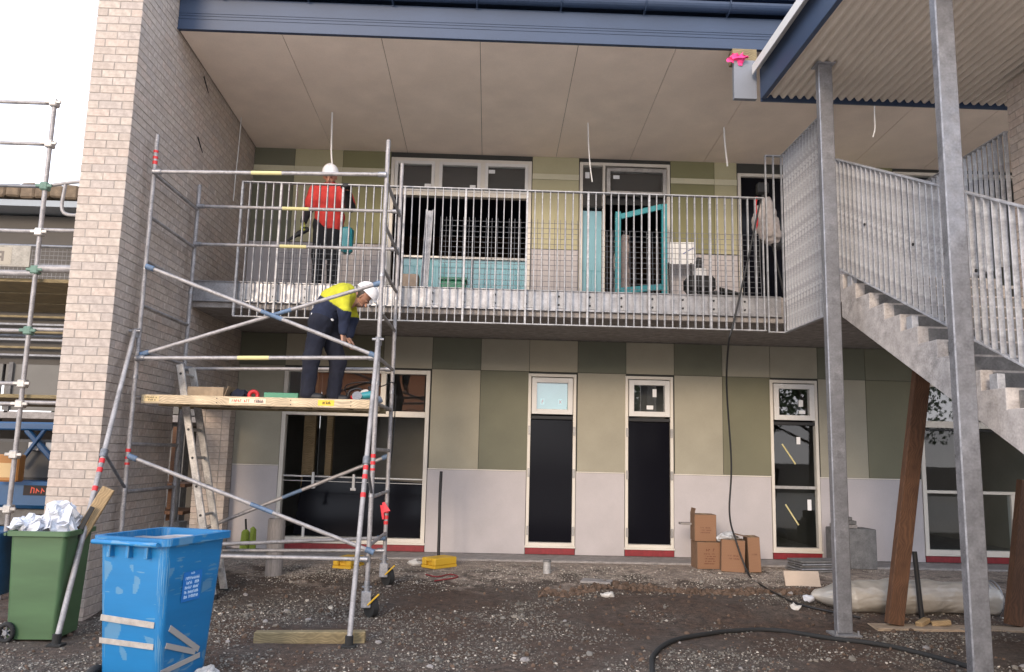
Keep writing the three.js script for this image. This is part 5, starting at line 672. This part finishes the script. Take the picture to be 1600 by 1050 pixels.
// ------------------------------------------------------------------ neighbouring site at left
{
  const t = thing('site_scaffold', 'tall fixed scaffold with green couplers left of the brick wall', 'scaffold'); const X = -5.07, Z = 3.3, R = 0.025;
  mesh('standard', rod([X, -0.2, Z], [X, 5.34, Z], R), M.scaf, t); mesh('standard', rod([-7.4, -0.2, Z], [-7.4, 5.34, Z], R), M.scaf, t); mesh('standard', rod([X, -0.2, 1.0], [X, 4.6, 1.0], R), M.scafDark, t);
  const led = (y, a, b, r = 0.022, m = M.scaf, z = Z) => mesh('ledger', rod([a, y, z], [b, y, z], r), m, t);
  led(5.29, -7.4, X); led(4.80, -7.4, X); for (const y of [3.78, 2.66, 1.86]) { led(y, -7.4, X); led(y + 0.02, X, -4.32); } led(2.08, -7.4, X); led(4.30, -7.4, X, 0.02, M.scafDark); led(3.36, X, -4.32, 0.045); led(3.30, -7.4, X, 0.035); led(4.18, -7.4, -4.4, 0.02, M.scafDark, 1.0); led(2.9, -7.4, -4.4, 0.02, M.scafDark, 1.0);
  for (const y of [4.32]) mesh('gate_frame', path([[-5.0, y, Z], [-4.7, y + 0.05, Z], [-4.4, y + 0.05, Z]], 0.022, 20), M.scaf, t); mesh('gate_frame', path([[-4.85, 4.33, Z], [-4.86, 4.05, Z], [-4.75, 3.98, Z], [-4.5, 4.02, Z], [-4.42, 4.1, Z]], 0.02, 24), M.scaf, t);
  for (const [y, g] of [[5.29, 0], [4.80, 0], [4.30, 1], [3.77, 0], [3.34, 1], [2.66, 1], [2.08, 0], [1.86, 0], [1.32, 0], [0.75, 0]]) { const m = mesh('coupler', [bx(X - 0.045, X + 0.045, y - 0.045, y + 0.045, Z - 0.045, Z + 0.05, 0.012), bx(X - 0.09, X + 0.09, y - 0.015, y + 0.02, Z + 0.02, Z + 0.045, 0.006)], g ? M.couplerGreen : M.alu, t); }
  const tb = mesh('toe_board', bx(-7.4, -5.12, 3.36, 3.60, Z + 0.03, Z + 0.055), mat([.50, .46, .38], 0.8, { map: spotT }), t); mesh('stencil', new THREE.PlaneGeometry(0.40, 0.20).translate(-5.52, 3.48, Z + 0.0575), canvasMat(160, 80, (g) => { g.fillStyle = '#9c9486'; g.fillRect(0, 0, 160, 80); g.strokeStyle = '#6e665e'; g.lineWidth = 11; g.beginPath(); g.moveTo(30, 22); g.lineTo(30, 60); g.lineTo(62, 60); g.lineTo(62, 20); g.moveTo(88, 64); g.lineTo(88, 24); g.lineTo(122, 24); g.lineTo(122, 64); g.moveTo(88, 46); g.lineTo(122, 46); g.stroke(); g.fillStyle = '#7d756b'; for (let i = 0; i < 40; i++) g.fillRect((i * 53) % 160, (i * 37) % 80, 2, 2); }, 0.85), tb);
  for (let k = 0; k < 3; k++) mesh('deck_board', bx(-7.4, -4.35, 3.22, 3.26, 1.1 + k * 0.72, 1.1 + k * 0.72 + 0.68), M.oldTimber, t);
  for (let k = 0; k < 3; k++) mesh('deck_board', bx(-7.4, -4.35, 1.93, 1.97, 1.1 + k * 0.72, 1.1 + k * 0.72 + 0.68), M.oldTimber, t);
  const w = []; for (let x = -7.4; x < -4.4; x += 0.06) w.push(rod([x, 3.36, 0.95], [x, 4.2, 0.95], 0.003, 0.003, 4)); for (let y = 3.4; y < 4.2; y += 0.06) w.push(rod([-7.4, y, 0.95], [-4.4, y, 0.95], 0.003, 0.003, 4)); mesh('guard_mesh', w, M.scaf, t).userData.kind = 'stuff';
}
{
  const t = thing('neighbour_building', 'unfinished neighbouring building with brown roof edge behind the fixed scaffold', 'building'); const z = -3;
  mesh('wall', [bx(-16, -4.4, 4.3, 5.75, z - 6, z), bx(-16, -4.4, 2.95, 4.3, z - 6, z - 0.6), bx(-16, -4.4, -0.1, 2.0, z - 6, z - 3)], mat([.10, .09, .08], 0.9, { map: blotchT }), t); mesh('eaves_sheet', bx(-16.2, -4.3, 5.80, 5.92, z - 6, z + 0.5), mat([.30, .33, .36], 0.6, { map: blotchT }), t);
  for (let i = 0; i < 44; i++) mesh('roof_tile', jitter(bx(-16 + i * 0.265, -16 + i * 0.265 + 0.26, 5.95 + (i % 3) * 0.012, 6.18 + (i % 4) * 0.02, z - 1, z + 0.55, 0.03), 0.02, 5), mat([.26, .19, .12], 0.9, { map: spotT }), t);
  mesh('roof', bx(-16, -4.4, 6.05, 6.14, z - 7, z - 0.9), mat([.20, .15, .11], 0.9), t);
  for (let i = 0; i < 9; i++) mesh('floor_joist', bx(-16, -4.4, 4.30 - i * 0.15, 4.34 - i * 0.15, z - 0.5, z - 0.45), i & 1 ? M.oldTimber : M.scafDark, t);
  for (let i = 0; i < 9; i++) mesh('wall_sheet', bx(-15 + i * 1.16, -15 + i * 1.16 + 1.10, 2.05, 2.92, z - 0.3, z - 0.26), mat([.17, .16, .145], 0.85, { map: blotchT }), t); for (let i = 0; i < 9; i++) mesh('stud', bx(-14.92 + i * 1.16, -14.84 + i * 1.16, 2.0, 2.95, z - 0.25, z - 0.2), M.concreteDark, t);
  mesh('floor_edge', bx(-16, -4.4, 1.9, 2.03, z - 4, z - 0.2), M.concrete, t); mesh('column', [bx(-9.9, -9.6, -0.1, 1.9, z - 1, z - 0.7), bx(-6.2, -5.9, -0.1, 1.9, z - 1, z - 0.7)], M.concreteDark, t);
}
{
  const t = thing('boom_lift', 'blue lifting machine with orange box behind the fixed scaffold', 'lift', [0, -0.1, 0]); const b = M.bluePaint;
  mesh('chassis', [bx(-8.6, -5.9, 0.62, 1.0, -0.5, 0.3, 0.05)], b, t); mesh('lower_body', bx(-8.4, -6.0, 0.05, 0.36, -0.45, 0.25, 0.05), b, t); mesh('counterweight', bx(-7.8, -6.1, 0.37, 0.61, -0.4, 0.2, 0.02), M.concreteDark, t);
  mesh('boom_arm', [beam([-8.6, 1.78, -0.1], [-6.1, 1.80, -0.1], 0.16, 0.12, 0.02), beam([-6.9, 1.75, -0.1], [-6.2, 1.05, -0.1], 0.1, 0.09, 0.02), beam([-6.6, 1.75, -0.05], [-6.95, 1.2, -0.05], 0.06, 0.05, 0.01)], b, t);
  mesh('control_box', bx(-6.98, -6.62, 1.0, 1.38, 0.32, 0.5, 0.02), mat([.42, .19, .05], 0.6, { map: blotchT }), t, 'orange control box'); mesh('box_label', bx(-6.9, -6.72, 1.06, 1.26, 0.5, 0.503, 0.001), mat([.58, .42, .22], 0.7), t);
  mesh('decal', new THREE.PlaneGeometry(0.36, 0.14).translate(-6.44, 0.88, 0.312), canvasMat(128, 48, (g) => { g.fillStyle = '#1c1518'; g.fillRect(0, 0, 128, 48); g.strokeStyle = '#c8503a'; scribble(g, 12, 10, 108, 28, 26); }), t);
  mesh('engine_block', bx(-7.5, -6.3, 1.0, 1.6, -0.4, -0.2, 0.04), M.interior, t); mesh('fitting', [bx(-6.85, -6.7, 1.44, 1.56, -0.2, -0.1), bx(-6.6, -6.5, 1.44, 1.56, -0.2, -0.1)], M.whitePaint, t);
  for (const x of [-8.2, -6.4]) mesh('wheel', new THREE.CylinderGeometry(0.34, 0.34, 0.24, 28).rotateX(Math.PI / 2).translate(x, 0.2, 0.3), M.rubber, t);
  single('timber_pallet', [bx(-5.4, -4.5, 0.0, 0.03, -0.9, -0.1), bx(-5.4, -4.5, 0.45, 0.5, -0.9, -0.1), bx(-5.4, -4.5, 0.85, 0.9, -0.9, -0.1), bx(-5.3, -5.2, 0.03, 1.6, -0.6, -0.5), bx(-4.9, -4.8, 0.03, 1.75, -0.6, -0.5)], M.timber, 'brown timber stack seen through the opening in the brick wall', 'timber stack');
}
// ------------------------------------------------------------------ trees and houses around the site, behind the viewer too
function tree(x, z, h, r, label, group, dens = 1) {
  const t = thing('tree', label, 'tree', [x, -0.2, z], rr(0, 6), group); const limbs = [rod([0, -0.1, 0], [0.1, h * 0.5, 0], h * 0.028, h * 0.016, 10)], tips = [];
  for (let i = 0; i < 9; i++) { const a = i * 2.4 + rr(-.3, .3), y0 = h * rr(0.28, 0.5), L = r * rr(.6, .95), e = [Math.cos(a) * L, y0 + h * rr(.15, .42), Math.sin(a) * L]; limbs.push(rod([0.05, y0, 0], e, h * 0.011, h * 0.004, 6)); tips.push(e); }
  mesh('trunk', limbs, mat([.09, .065, .05], 0.95), t); tips.push([0, h * 0.85, 0], [r * .3, h * 0.75, r * .2]);
  const pos = [], nor = []; const q = V(), d1 = V(), d2 = V();
  for (const c of tips) for (let i = 0; i < 150 * dens; i++) { q.set(rr(-1, 1), rr(-1, 1), rr(-1, 1)); if (q.lengthSq() > 1) continue; const s = r * 0.42; const px = c[0] + q.x * s, py = c[1] + q.y * s * 0.75, pz = c[2] + q.z * s; const L = rr(.09, .2); d1.set(rr(-1, 1), rr(-1, 1), rr(-1, 1)).normalize().multiplyScalar(L); d2.set(rr(-1, 1), rr(-1, 1), rr(-1, 1)).cross(d1).normalize().multiplyScalar(L * 0.6); pos.push(px - d1.x, py - d1.y, pz - d1.z, px + d2.x, py + d2.y, pz + d2.z, px + d1.x, py + d1.y, pz + d1.z, px - d1.x, py - d1.y, pz - d1.z, px + d1.x, py + d1.y, pz + d1.z, px - d2.x, py - d2.y, pz - d2.z); }
  const g = new THREE.BufferGeometry(); g.setAttribute('position', new THREE.Float32BufferAttribute(pos, 3)); g.computeVertexNormals(); mesh('crown', g, mat([.055, .085, .03], 0.9, { side: THREE.DoubleSide }), t);
}
tree(-9.5, -11, 4.6, 2.2, 'leafy green tree beyond the blue lifting machine'); 
[[7.5, 30, 8, 3.0, 4, 'dense broad tree across the yard nearest the gap beside the brick house'], [12.2, 31, 8.5, 3.2, 4, 'dense tall tree second from the gap across the yard'], [17, 30, 8, 3.0, 4, 'dense tree in the middle of the row across the yard'], [23, 32, 6.6, 2.6, 1.2, 'thin crowned tree fourth in the row across the yard'], [29.5, 32, 7, 2.8, 1.2, 'thin crowned tree at the far end of the row across the yard']].forEach(([x, z, h, r, d, l]) => tree(x, z, h, r, l, 'trees across the yard', d));
{ const t = thing('brick_house', 'orange brick house across the yard mirrored in the left window lights', 'house', [-9, -0.2, 30]); mesh('wall', bx(-6.5, 5.6, 0, 5.7, 0, 8, 0.01), mat([.52, .22, .11], 0.9, { map: blotchT }), t); mesh('roof', bx(-6.9, 6.0, 5.7, 5.95, -0.4, 8.4, 0.02), mat([.22, .10, .07], 0.9), t); for (const [x, y] of [[-4, 1], [2.6, 1], [-4, 3.9]]) { const w = mesh('window', bx(x, x + 1.3, y, y + 1.2, -0.05, 0.02), M.dark, t); mesh('frame', [bx(x - 0.06, x, y, y + 1.2, -0.08, -0.01), bx(x + 1.3, x + 1.36, y, y + 1.2, -0.08, -0.01)], M.whitePaint, w); } }
struct('added_bounce_slab', bx(-26, 26, -0.40, -0.165, 7.4, 29, 0.02), mat([.84, .74, .63], 0.9, { map: blotchT }));  // pale unseen slab added behind the viewer to bounce light onto the soffits

renderer.render(scene, camera);
